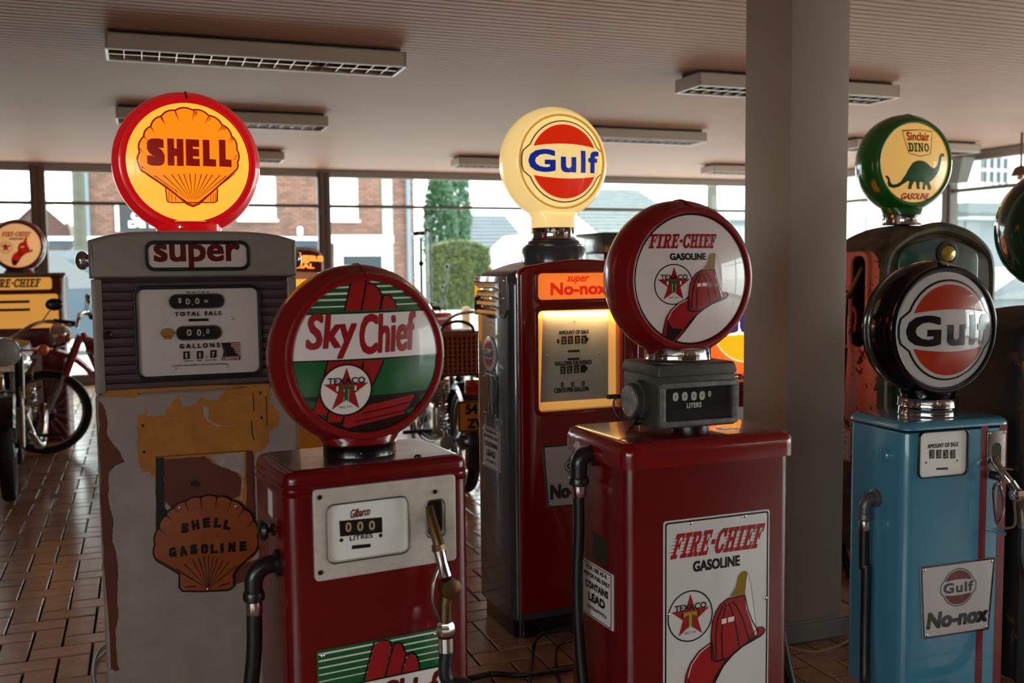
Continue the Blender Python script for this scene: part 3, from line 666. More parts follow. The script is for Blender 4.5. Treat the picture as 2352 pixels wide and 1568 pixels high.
mk('dial_bezel', plate([rrect(wx1-wx0+.006, wz1-wz0+.006, .018, 6, (wx0+wx1)/2, (wz0+wz1)/2), win[::-1]], .004, .0012, fr-.0115), steel, pan)
pr('nozzle_boot', poly2(rrect(bx1-bx0+.004, bz1-bz0+.004, .012, 6, (bx0+bx1)/2, (bz0+bz1)/2)), blackp, pan, fy(fr-.0012))
mk('boot_rim', plate([rrect(bx1-bx0+.007, bz1-bz0+.007, .013, 6, (bx0+bx1)/2, (bz0+bz1)/2), boot[::-1]], .003, .001, fr-.0118), steel, pan)
fq = fr-.0015
kw = P.quad(fq, (779, 1196), (877, 1187), (878, 1222), (781, 1232))
pr('counter_window', poly2(kw), ink_k, pan, fy(fr-.0022))
pr('counter_digit', [tp(P, fq, '0', x, 1199+yy, x+14, 1221+yy, bold=.03) for x, yy in ((793, 0), (820, -2), (847, -4))], M('digit_cream', 'a89468', .5), pan, fy(fr-.0028))
pr('lettering', [tp(P, fq, 'LITRES', 803, 1227, 856, 1238, bold=.03, rot=1)], ink_k, pan, fy(fr-.0022))
pr('script', [tp(P, fq, 'Gilbarco', 804, 1166, 850, 1186, shear=.5, bold=.02, rot=3)], ink_dr, pan, fy(fr-.0022))
pr('slot', [poly2(P.quad(fq, (808, 1252), (851, 1248), (851, 1256), (808, 1261)))]+[poly2(circ(.0042, 16, *P.f(x, y, fq))) for x, y in ((784, 1240), (874, 1229))], ink_k, pan, fy(fr-.0022))
for x, y in ((731, 1140), (733, 1312), (995, 1127)):
    bm = NB(); c = P.f(x, y, py); lathe(bm, [(.0055, -.0145+fr), (.0045, -.016+fr), (.001, -.016+fr)], (c[0], 0, c[1]), 'y', 14); mk('screw', bm, iron, pan)
# nozzle resting in the boot
brass = M('worn_brass', '6e563a', .38, metal=.9, var=.25, vscale=60)
nz = sub('nozzle', P.root)
def n3(px, py, off): c = P.f(px, py, fr-off); return (c[0], fr-off, c[1])
bm = NB(); tube(bm, [n3(986, 1163, .012), n3(992, 1195, .03), n3(1003, 1232, .05), n3(1009, 1254, .06)], [.009, .0115, .0125, .0125], 14); mk('spout', bm, brass, nz)
bm = NB(); tube(bm, [n3(1006, 1250, .06), n3(1008, 1264, .062)], .0155, 8); mk('spout_nut', bm, brass, nz)
bm = NB(); tube(bm, [n3(1008, 1262, .062), n3(1015, 1290, .066), n3(1022, 1322, .07)], [.0145, .0125, .016], 14); mk('body', bm, chrome, nz)
c = n3(1030, 1348, .072); bm = NB(); lathe(bm, [(.012, -.024), (.0235, -.02), (.0235, .008), (.019, .014)], (c[0], c[1], c[2]), 'y', 8); mk('valve_cap', bm, brass, nz)
bm = NB(); tube(bm, [n3(1029, 1355, .066), n3(1023, 1385, .066), n3(1023, 1428, .066)], [.018, .0155, .0155], 14); mk('handle_tube', bm, brass, nz)
bm = NB(); tube(bm, catmull([n3(1008, 1300, .07), n3(995, 1340, .085), n3(994, 1390, .085), n3(1012, 1425, .07)], 6), .0035, 8); mk('lever', bm, steel, nz)
bm = NB(); tube(bm, [n3(1023, 1426, .066), n3(1023, 1436, .066), n3(1024, 1450, .066), n3(1024, 1458, .066)], [.017, .0215, .0215, .017], 8); mk('swivel_nut', bm, chrome, nz)
bm = NB(); tube(bm, [n3(1024, 1462, .066), n3(1025, 1494, .066)], .018, 18); mk('ferrule', bm, chrome, nz)
hose(P, [n3(1025, 1490, .066), n3(1027, 1560, .07), (.17, fr-.09, .35), (.12, fr-.1, .12), (-.05, fr-.12, .02), (-.3, fr-.05, .016)], .0155)
# bottom sign
sy = fr-.004
q0 = P.f(728, 1490, sy); q1 = P.f(1012, 1446, sy); sz1 = (q0[1]+q1[1])/2; sx0, sx1 = q0[0], q1[0]; sh = .34
s = mk('enamel_sign', plate([rrect(sx1-sx0, sh, .006, 3, (sx0+sx1)/2, sz1-sh/2)], .003, .0008, fr-.001), ink_g, P.root)
fs = lambda o=0: fy(fr-.0042-o); cxs = (sx0+sx1)/2; W2 = (sx1-sx0)
pr('stripe', [stroke2([(sx0+.003, sz1-k), (sx1-.003, sz1-k)], t) for k, t in ((.008, .004), (.023, .0035), (.038, .003), (.053, .0026), (.068, .0022))], ink_w, s, fs())
f0 = lambda *p: [(sx0+W2*a, sz1-b) for a, b in p]
pr('feather', [poly2(f0((.37, .086), (.45, .008), (.52, .004), (.57, .012), (.58, .03), (.52, .086))), poly2(f0((.53, .086), (.585, .03), (.62, .018), (.67, .022), (.7, .045), (.66, .086))), poly2(f0((.67, .086), (.715, .052), (.75, .046), (.79, .058), (.81, .086)))], ink_r, s, fs(.0003))
pr('line', [stroke2(f0((.355, .086), (.445, .004), (.52, .002), (.58, .01), (.59, .03), (.53, .086)), .004), stroke2(f0((.585, .03), (.62, .014), (.67, .018), (.705, .045), (.66, .086)), .004), stroke2(f0((.715, .048), (.75, .042), (.8, .056), (.82, .086)), .004), stroke2([(sx0, sz1-.088), (sx1, sz1-.088)], .004), stroke2([(sx0, sz1-.2), (sx1, sz1-.2)], .004)], ink_k, s, fs(.0005))
pr('band', poly2([(sx0, sz1-.199), (sx1, sz1-.199), (sx1, sz1-.089), (sx0, sz1-.089)]), ink_w, s, fs(.0002))
pr('lettering', [text2('Sky Chief', cxs+.01, sz1-.144, W2*.92, .095, shear=.25, bold=.024)], ink_dr, s, fs(.0006))
roundel(s, cxs-.02, sz1-.262, .055, lambda o: fs(o), ink_g)
rivet(P, [(sx0+.012, fr-.005, sz1-.012), (sx1-.012, fr-.005, sz1-.012)], s)
# left side: pipe, knob, notice
e = elbow(P, -w/2, P.sd(640, 1288, -w/2)[0], P.sd(640, 1292, -w/2)[1], .065, .055, .0175)
hose(P, [e, (e[0]-.004, e[1], e[2]-.1), (e[0]-.02, e[1]+.01, .32), (e[0]-.03, e[1]+.02, .1), (e[0]-.03, e[1]-.1, .02), (e[0]+.1, e[1]-.28, .016)], .0165)
bm = NB(); kq = P.sd(628, 1215, -w/2); lathe(bm, [(.014, 0), (.014, -.004), (.006, -.006), (.006, -.014), (.02, -.016), (.024, -.022), (.02, -.03), (.006, -.034)], (-w/2, kq[0], kq[1]), 'x', 20); mk('knob', bm, iron, P.root)
pr('notice', poly2([P.sd(x, y, -w/2) for x, y in ((616, 1120), (626, 1130), (627, 1190), (617, 1178))]), ink_w, P.root, fx(-w/2-.0006))
c = on_z(960, 1050, zt); bm = NB(); q = P.w2l(c-Vector((P.x, P.y, 0))); lathe(bm, [(.009, zt), (.009, zt+.004), (.004, zt+.007)], (q.x, q.y, 0), 'z', 12); mk('bolt', bm, iron, P.root)

# ------------------------------------------------------------------ 2  Fire-Chief pump, front centre right
P = Pump('fuel_pump', 'low dark red pump with overhanging cap, grey meter head and white fire-hat globe', 1.33, 2.306, 1.2)
w, d, zt = .485, .335, .868; fr = -d/2
cab(P, w, d, 0, zt-.03, .03, red_p, .004)
bm = NB(); L = [[(a, b, zt-.064) for a, b in rrect(w+.012, d+.012, .034, 6)], [(a, b, zt-.064) for a, b in rrect(w+.024, d+.024, .038, 6)], [(a, b, zt-.03) for a, b in rrect(w+.024, d+.024, .038, 6)]]
for k in range(1, 7):
    a_ = PI/2*k/6; i = .03*(1-cos(a_)); L.append([(a, b, zt-.03+.03*sin(a_)) for a, b in rrect(w+.024-2*i, d+.024-2*i, max(.038-i*.7, .01), 6)])
loft(bm, L); mk('cap', bm, M('red_enamel_cap', '74060a', .2, coat=.6, var=.12, vscale=10), P.root, smooth=40)
P.x0 = 0
# meter head
mb = M('meter_casting', '4a443d', .5, metal=.3, var=.2, vscale=30, bump=.3, bscale=300); hz0, hz1 = zt+.018, zt+.182
hy = P.f(1600, 960, -.12)[0]
hl = P.f(1513, 920, -.115)[0]; hr = P.f(1690, 905, -.115)[0]; hcx = (hl+hr)/2; hw = hr-hl
bm = NB(); box(bm, hl, hr, -.115, .075, hz0, hz1-.03, .005, 2); root = mk('meter_head', bm, mb, P.root)
bm = NB(); loft(bm, [[(hcx+a, -.02+b, z) for a, b in rrect(hw+e, .19+e, .008, 3)] for e, z in ((.006, hz1-.03), (.008, hz1-.02), (0, hz1-.004), (-.01, hz1))]); mk('meter_lid', bm, mb, root)
fo = rrect(hw+.004, .112, .01, 4, hcx, hz0+.062); fi = rrect(hw-.028, .084, .005, 4, hcx, hz0+.062)
mk('meter_frame', plate([fo, fi[::-1]], .014, .002, -.113), M('worn_grey_frame', '6e6a66', .5, metal=.5, var=.35, vscale=60), root)
pr('meter_glass', poly2(rrect(hw-.026, .086, .004, 3, hcx, hz0+.062)), M('smoked_glass', '1c1f20', .12, coat=1, var=.3, vscale=12), root, fy(-.1165))
my = -.1165
pr('counter_digit', [tp(P, my, '0', x, 901-y_, x+13, 921-y_, bold=.09) for x, y_ in ((1545, 0), (1566, 1), (1587, 2), (1606, 3))]+[tp(P, my, '0', 1626, 897, 1633, 911, bold=.05)], M('digit_grey', 'a8a49c', .5), root, fy(-.1172))
pr('lettering', tp(P, my, 'LITERS', 1577, 924, 1611, 936, bold=.05, rot=1), M('digit_grey', 'a8a49c', .5), root, fy(-.1172))
yy_, zz_ = P.sd(1412, 920, hl-.04)
bm = NB(); lathe(bm, [(.052, 0), (.052, -.02), (.046, -.022), (.046, -.036), (.043, -.039)], (hl, -.03, hz0+.066), 'x', 32); mk('side_drum', bm, mb, root)
bm = NB(); lathe(bm, [(.041, -.038), (.04, -.041)], (hl, -.03, hz0+.066), 'x', 32); pl = mk('data_plate', bm, M('stamped_plate', '9a918c', .45, metal=.5, var=.3, vscale=60, bump=.5, bscale=500), root)
rivet(P, [(hl-.041, -.03+.034*cos(a), hz0+.066+.034*sin(a)) for a in (.8, 2.4, 3.9, 5.5)], pl, r=.0025)
bm = NB(); tube(bm, catmull([(hl-.02, -.05, hz0+.03), (hl-.05, -.075, hz0+.01), (hl-.055, -.06, hz0-.0), (hl-.02, -.03, hz0+.004), (hl+.02, -.02, hz0+.004)], 8), .0035, 8); tube(bm, catmull([(hl-.02, .01, hz0+.09), (hl-.05, .03, hz0+.06), (hl-.045, .02, hz0+.02), (hl-.01, 0, hz0+.006)], 8), .003, 8); mk('wire', bm, rubber, root)
bm = NB(); box(bm, hl-.07, hl-.03, .02, .035, hz0+.066, hz0+.078); mk('lug', bm, iron, root)
bm = NB(); lathe(bm, [(.03, 0), (.03, .01), (.022, .016)], (hr, -.03, hz0+.07), 'x', 24); lathe(bm, [(.0075, 0), (.0075, .03)], (hr, -.06, hz0+.04), 'x', 12); mk('end_cap', bm, mb, root)
bm = NB(); lathe(bm, [(.05, zt-.002), (.05, zt+.02)], (.02, -.03, 0), 'z', 24); mk('swivel_foot', bm, iron, P.root)
gx, gz = P.f(1541, 640, 0)
F2, fm = globe(P, 1.263, .205, .14, .171, red_g, M('lens_fire_white', 'ddcfcc', .25, coat=1), .032, seam=red_g, gasket=ink_k, neck=.082, nz=hz1+.03)
collar(P, .087, hz1, hz1+.036)
dl = P.dome['ly']
pr('lettering_red', sp(P, dl, 'FIRE-CHIEF', 1487, 537, 1647, 570, shear=.3), ink_r, F2, fm(.0008))
pr('lettering_black', tp(P, dl, 'GASOLINE', 1538, 581, 1621, 597, bold=.05), ink_k, F2, fm(.0008))
c = P.f(1548, 653, dl); roundel(F2, c[0], c[1], .052, fm, ink_g, white=False, edge=.055)
a = P.f(1606, 686, dl); ex = P.f(1676, 640, dl)[0]-P.f(1535, 640, dl)[0]; ez = P.f(1606, 583, dl)[1]-P.f(1606, 789, dl)[1]
hat(F2, a[0], a[1], ex/2, fm, sz=ez/2.9)
# left side: elbow, hose, lead sign, old label scar
lx = -w/2
e = elbow(P, lx, P.sd(1365, 1032, lx)[0], P.sd(1365, 1040, lx)[1], .07, .045, .02)
hose(P, [e, (e[0], e[1], e[2]-.1), (e[0]-.006, e[1]-.0, .45), (e[0], e[1]-.02, .22), (e[0]+.02, e[1]-.06, .02), (e[0]+.1, e[1]-.1, -.1+.12)], .0145)
leadsign(P, lx, [P.sd(*p, lx) for p in ((1339, 1278), (1410, 1320), (1410, 1449), (1339, 1402))])
pr('label_scar', poly2([P.sd(*p, lx) for p in ((1360, 1216), (1366, 1224), (1385, 1232), (1397, 1236), (1396, 1262), (1398, 1300), (1380, 1294), (1359, 1282), (1362, 1250))]), M('glue_residue', '120c08', .5, col2='2c2216', vscale=60), P.root, fx(lx-.0006))
# front enamel sign
sy = fr-.003; TL, TR = P.f(1524, 1197, sy), P.f(1768, 1169, sy); sx0, sx1, sz1 = TL[0], TR[0], (TL[1]+TR[1])/2; sh = .60; cxs = (sx0+sx1)/2; Ws = sx1-sx0
s = mk('enamel_sign', plate([rrect(Ws, sh, .008, 4, cxs, sz1-sh/2)], .003, .001, fr-.0005), M('enamel_white', 'ccc6c4', .3, coat=.7, var=.04, vscale=6), P.root)
fs = lambda o=0: fy(fr-.0038-o)
pr('border', ring2(rrect(Ws-.008, sh-.008, .007, 4, cxs, sz1-sh/2), rrect(Ws-.017, sh-.017, .005, 4, cxs, sz1-sh/2)), ink_k, s, fs())
pr('lettering_red', sp(P, sy, 'FIRE-CHIEF', 1538, 1214, 1757, 1270, shear=.32), ink_r, s, fs(.0002))
pr('lettering_black', tp(P, sy, 'GASOLINE', 1591, 1281, 1699, 1306, bold=.05), ink_k, s, fs(.0002))
c = P.f(1585, 1414, sy); roundel(s, c[0], c[1], abs(P.f(1585, 1356, sy)[1]-P.f(1585, 1474, sy)[1])/2, lambda o: fs(o), ink_y, white=False, edge=.055, o=.0002)
k_ = Ws/.171*.0; hs = (P.f(1757, 1430, sy)[0]-P.f(1572, 1430, sy)[0])/2; hc = P.f(1665, 1450, sy); 
hat(s, hc[0], hc[1]-.025, hs, lambda o: fs(o), sz=hs*1.0, o=.0006)
rivet(P, [(P.f(x, y, sy)[0], fr-.004, P.f(x, y, sy)[1]) for x, y in ((1586, 1201), (1710, 1185), (1758, 1373), (1534, 1411))], s, r=.0048)
# right side nozzle and hose
rx = w/2
nz = sub('nozzle', P.root)
bm = NB(); lathe(bm, [(.02, 0), (.02, .012), (.012, .02)], (rx, -.02, .66), 'x', 20); mk('hook', bm, iron, nz)
bm = NB(); tube(bm, [(rx+.012, -.04, .60), (rx+.03, -.03, .54), (rx+.045, -.02, .48)], [.012, .014, .016], 12); mk('body', bm, steel, nz)
bm = NB(); tube(bm, [(rx+.045, -.02, .48), (rx+.05, -.02, .46)], .022, 8); mk('swivel_nut', bm, brass, nz)
bm = NB(); tube(bm, [(rx+.05, -.02, .455), (rx+.055, -.02, .42)], .018, 16); mk('ferrule', bm, chrome, nz)
hose(P, [(rx+.055, -.02, .43), (rx+.075, -.02, .3), (rx+.11, -.03, .12), (rx+.15, -.06, .02), (rx+.1, -.2, .016)], .016)

# ------------------------------------------------------------------ 3  Gulf pump blue, right
P = Pump('fuel_pump', 'low pale blue pump with red stripes, chrome nozzle and black-bodied globe', 2.235, 2.37, -3)
w, d, zt = .372, .27, .84; fr = -d/2
blue = M('blue_enamel', '3f7c96', .25, coat=.6, var=.06, vscale=4)
cab(P, w, d, 0, zt-.03, .032, blue, .004); cbz = P.f(2165, 984, fr-.006)[1]
bm = NB(); L = [[(a, b, cbz) for a, b in rrect(w+.004, d+.004, .034, 6)], [(a, b, cbz) for a, b in rrect(w+.012, d+.012, .038, 6)], [(a, b, zt-.022) for a, b in rrect(w+.012, d+.012, .038, 6)]]
for k in range(1, 7):
    a_ = PI/2*k/6; i = .022*(1-cos(a_)); L.append([(a, b, zt-.022+.022*sin(a_)) for a, b in rrect(w+.012-2*i, d+.012-2*i, max(.038-i*.6, .01), 6)])
loft(bm, L); mk('cap', bm, blue, P.root, smooth=40)
blk_g = M('black_globe_plastic', '050406', .12, coat=.25, spec=.35)
F3, fm = globe(P, 1.10, .205, .14, .176, blk_g, M('lens_grey_white', 'c2bcbc', .12, coat=1), .04, seam=blk_g, gasket=ink_k, gw=.003, nz=.895)
collar(P, .084, zt-.002, zt+.024, bolt=False); collar(P, .086, zt+.024, zt+.056)
gulf(F3, .0, 1.10, .147, 1.0, fm, ink_k, ink_o, ink_k, tw=2.0, th=.62, lw=.02, tb=.05)
# dial window
ly = fr-.004; q = P.quad(ly, (2112, 993), (2222, 987), (2222, 1088), (2116, 1096)); x0, x1, z1, z0 = q[0][0], q[1][0], (q[0][1]+q[1][1])/2, (q[2][1]+q[3][1])/2; cx, cz = (x0+x1)/2, (z0+z1)/2
bz = mk('dial_bezel', plate([rrect(x1-x0+.006, z1-z0+.006, .018, 6, cx, cz), rrect(x1-x0-.002, z1-z0-.002, .016, 6, cx, cz)[::-1]], .010, .002, fr), blackp, P.root)
pr('dial_face', poly2(rrect(x1-x0, z1-z0, .016, 6, cx, cz)), dialw, bz, fy(fr-.001))
ly = fr-.001
pr('lettering', tp(P, ly, 'AMOUNT OF SALE', 2130, 1017, 2201, 1027, bold=.05), ink_k, bz, fy(fr-.0016))
pr('counter_window', [poly2(P.quad(ly, (x, 1033), (x+12, 1032), (x+12, 1052), (x, 1053))) for x in (2134, 2150, 2166, 2182)]+[poly2(P.quad(ly, (2150, 1074), (2177, 1073), (2177, 1078), (2150, 1079)))]+[poly2(circ(.003, 12, *P.f(x, y, ly))) for x, y in ((2127, 1062), (2198, 1057))], ink_k, bz, fy(fr-.0016))
pr('counter_digit', [tp(P, ly, '3', x+2, 1035, x+10, 1050, bold=.05) for x in (2134, 2150, 2166, 2182)], M('digit_tan', '7c6c64', .5), bz, fy(fr-.0022))
# stripes
ly = fr-.0005
for xa, xb in ((2254, 2270), (2296, 2314)):
    a = P.f(xa, 985, ly)[0]; b = P.f(xb, 985, ly)[0]
    pr('stripe', poly2([(a, .02), (b, .02), (b, cbz), (a, cbz)]), M('stripe_red', '6e0c12', .3, coat=.5), P.root, fy(fr-.0008))
# trapezoid sign
q = P.quad(fr-.004, (2114, 1302), (2286, 1279), (2271, 1445), (2120, 1468)); s = mk('trapezoid_sign', plate([q], .003, .0008, fr-.001), M('sign_grey_white', 'bcb2b2', .4, coat=.3), P.root)
def shrink(q, k):
    cx, cz = sum(a[0] for a in q)/4, sum(a[1] for a in q)/4; return [(cx+(a-cx)*k, cz+(b-cz)*k) for a, b in q]
pr('border', ring2(shrink(q, 1.0), shrink(q, .95)), ink_k, s, fy(fr-.0044))
c = P.f(2201, 1348, fr-.004); fs = lambda o: fy(fr-.0046-o)
gulf(s, c[0], c[1], abs(P.f(2201, 1306, fr)[1]-P.f(2201, 1391, fr)[1])/2, 1.0, fs, ink_k, ink_dr, ink_k, o=0, lw=.025)
pr('lettering', tp(P, fr-.004, 'No-nox', 2128, 1398, 2268, 1436, bold=.06, shear=.12), ink_k, s, fy(fr-.005))
rivet(P, [(a, fr-.005, b) for a, b in shrink(q, .9)], s, r=.005)
# nozzle plate and nozzle
a, b, c_, d_ = P.f(2266, 990, fr), P.f(2308, 986, fr), P.f(2308, 1075, fr), P.f(2266, 1082, fr)
pp = mk('nozzle_plate', plate([rrect(b[0]-a[0], a[1]-d_[1], .003, 3, (a[0]+b[0])/2, (a[1]+d_[1])/2)], .004, .001, fr-.001), steel, P.root)
pr('nozzle_boot', poly2(rrect((b[0]-a[0])*.5, (a[1]-d_[1])*.62, .02, 8, (a[0]+b[0])/2, (a[1]+d_[1])/2-.012)), blackp, pp, fy(fr-.0056))
rivet(P, [(a[0]+.006, fr-.006, a[1]-.006), (b[0]-.006, fr-.006, a[1]-.006)], pp)
nz = sub('nozzle', P.root)
def n3(px, py, off): c = P.f(px, py, fr-off); return (c[0], fr-off, c[1])
bm = NB(); tube(bm, catmull([n3(2284, 1052, .01), n3(2290, 1068, .03), n3(2312, 1095, .06), n3(2328, 1120, .075)], 5), .011, 14); mk('spout', bm, chrome, nz)
bm = NB(); tube(bm, [n3(2300, 1074, .05), n3(2326, 1078, .06)], .004, 8); mk('spout_spring', bm, chrome, nz)
bm = NB(); tube(bm, catmull([n3(2320, 1105, .07), n3(2336, 1130, .078), n3(2346, 1160, .08), n3(2350, 1210, .08)], 5), [.013]*5+[.018]*5+[.016]*6, 14); mk('body', bm, steel, nz)
bm = NB(); lathe(bm, [(.012, -.03), (.02, -.026), (.02, .02)], n3(2345, 1135, .08), 'x', 8); mk('valve_cap', bm, chrome, nz)
bm = NB(); tube(bm, catmull([n3(2298, 1106, .05), n3(2283, 1118, .05), n3(2284, 1160, .05), n3(2292, 1206, .055), n3(2318, 1212, .07), n3(2332, 1200, .075), n3(2330, 1150, .078)], 6), .0038, 8); mk('lever_guard', bm, chrome, nz)
bm = NB(); tube(bm, catmull([n3(2296, 1112, .055), n3(2304, 1150, .06), n3(2302, 1180, .06), n3(2292, 1204, .056)], 6), .004, 8); mk('lever', bm, chrome, nz)
bm = NB(); lathe(bm, [(.013, 0), (.013, -.03), (.009, -.034)], (P.f(2278, 1090, fr)[0], fr, P.f(2278, 1090, fr)[1]), 'y', 14); mk('hook', bm, iron, nz)
bm = NB(); lathe(bm, [(.006, 0), (.006, -.05), (.008, -.053)], (P.f(2284, 1215, fr)[0], fr, P.f(2284, 1217, fr)[1]), 'y', 14); mk('rest_pin', bm, chrome, nz)
hose(P, [n3(2350, 1208, .08), n3(2352, 1300, .09), (w/2+.02, fr-.1, .3), (w/2-.02, fr-.14, .05), (w/2-.25, fr-.16, .018)], .0155)
# left side knob, elbow, hose
lx = -w/2; kq = P.sd(2037, 1045, lx)
bm = NB(); lathe(bm, [(.02, 0), (.02, -.012), (.016, -.016), (.013, -.016), (.012, -.013), (.002, -.013)], (lx, kq[0], kq[1]), 'x', 24); mk('knob', bm, blue, P.root)
e = elbow(P, lx, P.sd(2012, 1140, lx)[0], P.sd(2012, 1143, lx)[1], .055, .04, .0165, M('grey_pipe', '5c5a60', .4, metal=.5))
hose(P, [e, (e[0]+.002, e[1], e[2]-.12), (e[0]+.006, e[1]-.005, .38), (e[0]+.002, e[1]-.01, .2), (e[0]-.02, e[1]-.04, .04), (e[0]-.1, e[1]-.14, .018)], .0155)
q = on_z(2148, 930, zt)
# ------------------------------------------------------------------ 4  tall Gulf pump, lit, centre
P = Pump('fuel_pump', 'tall grey and red pump with lit cream globe and lit dial window', 1.412, 3.338, 2)
w, d, zt = .485, .36, 1.29; fr = -d/2
grey = M('slate_enamel', '4c5258', .2, metal=.3, coat=.7, var=.15, vscale=5)
cab(P, w, d, .07, zt, .04, grey, .055, crown=.035)
bm = NB(); loft(bm, [[(a, b, z) for a, b in rrect(w-.03, d-.03, .04, 6)] for z in (0, .075)]); mk('base', bm, blackp, P.root)
bm = NB(); lathe(bm, [(.118, zt+.02), (.117, zt+.07), (.112, zt+.078), (.112, zt+.084), (.096, zt+.09), (.092, zt+.1), (.08, zt+.106)], (0, 0, 0), 'z', 40); mk('neck_drum', bm, grey, P.root)
lit_cream = M('lit_cream_glass', 'ffe6a0', .2, emit=.78, ecol='ffd98c', coat=.6)
lit_or = M('lit_orange_print', 'e0300f', .3, emit=.5, ecol='ff2c0a', coat=.6); lit_bl = M('lit_blue_print', '1238b0', .3, emit=.3, ecol='0a36c8', coat=.6)
F4, fm = globe(P, 1.668, .2, .15, .163, lit_cream, lit_cream, .03, neck=.082, nz=1.44)
bm = NB(); lathe(bm, [(.168, -.075), (.164, -.083), (.158, -.075)], (0, 0, 1.668), 'y', 64, caps=False); mk('raised_ring', bm, M('lit_ring', 'e8b860', .3, emit=.35, ecol='e8a850'), P.root)
collar(P, .082, zt+.104, zt+.15)
gulf(F4, .006, 1.668, .142, 1.0, fm, lit_bl, lit_or, M('print_navy', '14142a', .3), tw=1.95, th=.56, lw=.014)
# red front with two openings, built as a thick pressed panel
q = P.quad(fr-.03, (1196, 612), (1196, 1478)); xl = P.f(1193, 800, fr-.03)[0]; xr = -xl; pz1 = P.f(1300, 598, fr-.03)[1]; pz0 = .105
ar = [(xr, pz0), (xr, pz1-.05)]+[(xr-.045+.045*cos(a), pz1-.05+.035*sin(a)) for a in [PI/2*k/6 for k in range(1, 6)]]+[(xr-.045-(xr-xl-.09)*k/14, pz1-.015+.019*sin(PI*k/14)) for k in range(15)]+[(xl+.045-.045*sin(a), pz1-.05+.035*cos(a)) for a in [PI/2*k/6 for k in range(1, 6)]]+[(xl, pz1-.05), (xl, pz0)]
u = P.quad(fr-.04, (1236, 629), (1236, 686)); wx0 = u[0][0]; uz1, uz0 = P.f(1300, 627, fr-.04)[1], P.f(1300, 687, fr-.04)[1]
v = P.f(1240, 715, fr-.04); vz1 = P.f(1300, 712, fr-.04)[1]; vz0 = P.f(1320, 940, fr-.04)[1]; vx0 = P.f(1237, 800, fr-.04)[0]; vx1 = P.f(1426, 800, fr-.04)[0]
uo = rrect(vx1-wx0, uz1-uz0, .014, 5, (wx0+vx1)/2, (uz0+uz1)/2); vo = rrect(vx1-vx0, vz1-vz0, .016, 5, (vx0+vx1)/2, (vz0+vz1)/2)
fp = mk('front_panel', plate([ar, uo[::-1], vo[::-1]], .045, .008, fr+.004), M('red_enamel_bright', '840806', .2, coat=.9, var=.08, vscale=6), P.root)
fr2 = fr-.041
for nm, lo, li in (('window_trim', rrect(vx1-vx0+.03, vz1-vz0+.03, .024, 6, (vx0+vx1)/2, (vz0+vz1)/2), vo), ('window_trim', rrect(vx1-wx0+.026, uz1-uz0+.026, .022, 6, (wx0+vx1)/2, (uz0+uz1)/2), uo)):
    mk(nm, plate([lo, [((a-(vx0+vx1)/2)*1.012+(vx0+vx1)/2, b) for a, b in li][::-1]], .006, .0025, fr2+.001), M('red_enamel_bright'), fp)
# lit name panel
lit_pan = M('lit_orange_panel', 'ff8a3c', .4, emit=.75, ecol='ff7d2a')
pr('name_panel', poly2(rrect(vx1-wx0+.01, uz1-uz0+.01, .014, 5, (wx0+vx1)/2, (uz0+uz1)/2)), lit_pan, fp, fy(fr-.026))
ly = fr-.027
lit_rd = M('lit_red_print', 'e02a10', .4, emit=.55, ecol='f0300e')
pr('lettering', [tp(P, ly, 'super', 1302, 634, 1353, 652, shear=.3, bold=.03), tp(P, ly, 'No-nox', 1264, 648, 1394, 677, bold=.055)], lit_rd, fp, fy(fr-.028))
# lit dial chamber
mch = M('dial_chamber', 'f0d8a0', .5)
bm = NB(); dz = fr-.001
pr('chamber_back', poly2(rrect(vx1-vx0+.012, vz1-vz0+.012, .01, 4, (vx0+vx1)/2, (vz0+vz1)/2)), M('lit_chamber_wall', 'f2c878', .5, emit=.55, ecol='ffb45a'), fp, fy(dz))  # wall emits its own glow, standing in for lamplight on it
ly = dz-.012
dq = P.quad(ly, (1247, 717), (1397, 713), (1397, 914), (1241, 924)); df = mk('dial_plate', plate([dq], .0015, .0003, ly+.001), M('dial_grey_metal', 'd8ccc2', .35, metal=.12, var=.12, vscale=7), fp)
ly -= .001
pr('lettering', [tp(P, ly, 'AMOUNT OF SALE', 1283, 758, 1352, 767, bold=.05), tp(P, ly, 'GALLONS DELIVERED', 1274, 828, 1359, 838, bold=.05), tp(P, ly, 'CENTS PER GALLON', 1273, 889, 1352, 900, bold=.05), tp(P, ly, '$', 1279, 778, 1285, 789, bold=.05)], ink_k, df, fy(ly-.0006))
wn = [P.quad(ly, (x, y), (x+12, y-1), (x+12, y+17), (x, y+18)) for x, y in ((1289, 773), (1304, 772), (1320, 771), (1335, 771), (1287, 841), (1302, 840), (1318, 839), (1333, 838))]+[P.quad(ly, (x, y), (x+7, y), (x+7, y+11), (x, y+11)) for x, y in ((1288, 878), (1312, 877), (1336, 875))]+[P.quad(ly, (1304, y), (1331, y-1), (1331, y+4), (1304, y+5)) for y in (804, 822)]+[circ(.008, 10, *P.f(1347, 779, ly)), circ(.008, 10, *P.f(1345, 846, ly))]
pr('counter_window', [poly2(q) for q in wn], M('counter_dark', '1c120c', .5), df, fy(ly-.0006))
pr('counter_digit', [tp(P, ly, '2', x+2, y+3, x+9, y+15, bold=.06) for x, y in ((1289, 773), (1304, 772), (1320, 771), (1335, 771), (1287, 841), (1302, 840), (1318, 839))]+[tp(P, ly, '3', x+1, y+2, x+6, y+9, bold=.04) for x, y in ((1288, 878), (1312, 877), (1336, 875))], M('digit_amber', 'a88a5c', .5), df, fy(ly-.0012))
rivet(P, [(P.f(x, y, ly)[0], ly-.001, P.f(x, y, ly)[1]) for x, y in ((1319, 737), (1256, 817), (1375, 811))], df, r=.003)
pr('front_glass', poly2(rrect(vx1-vx0+.01, vz1-vz0+.01, .012, 4, (vx0+vx1)/2, (vz0+vz1)/2)), glass(), fp, fy(fr-.030))
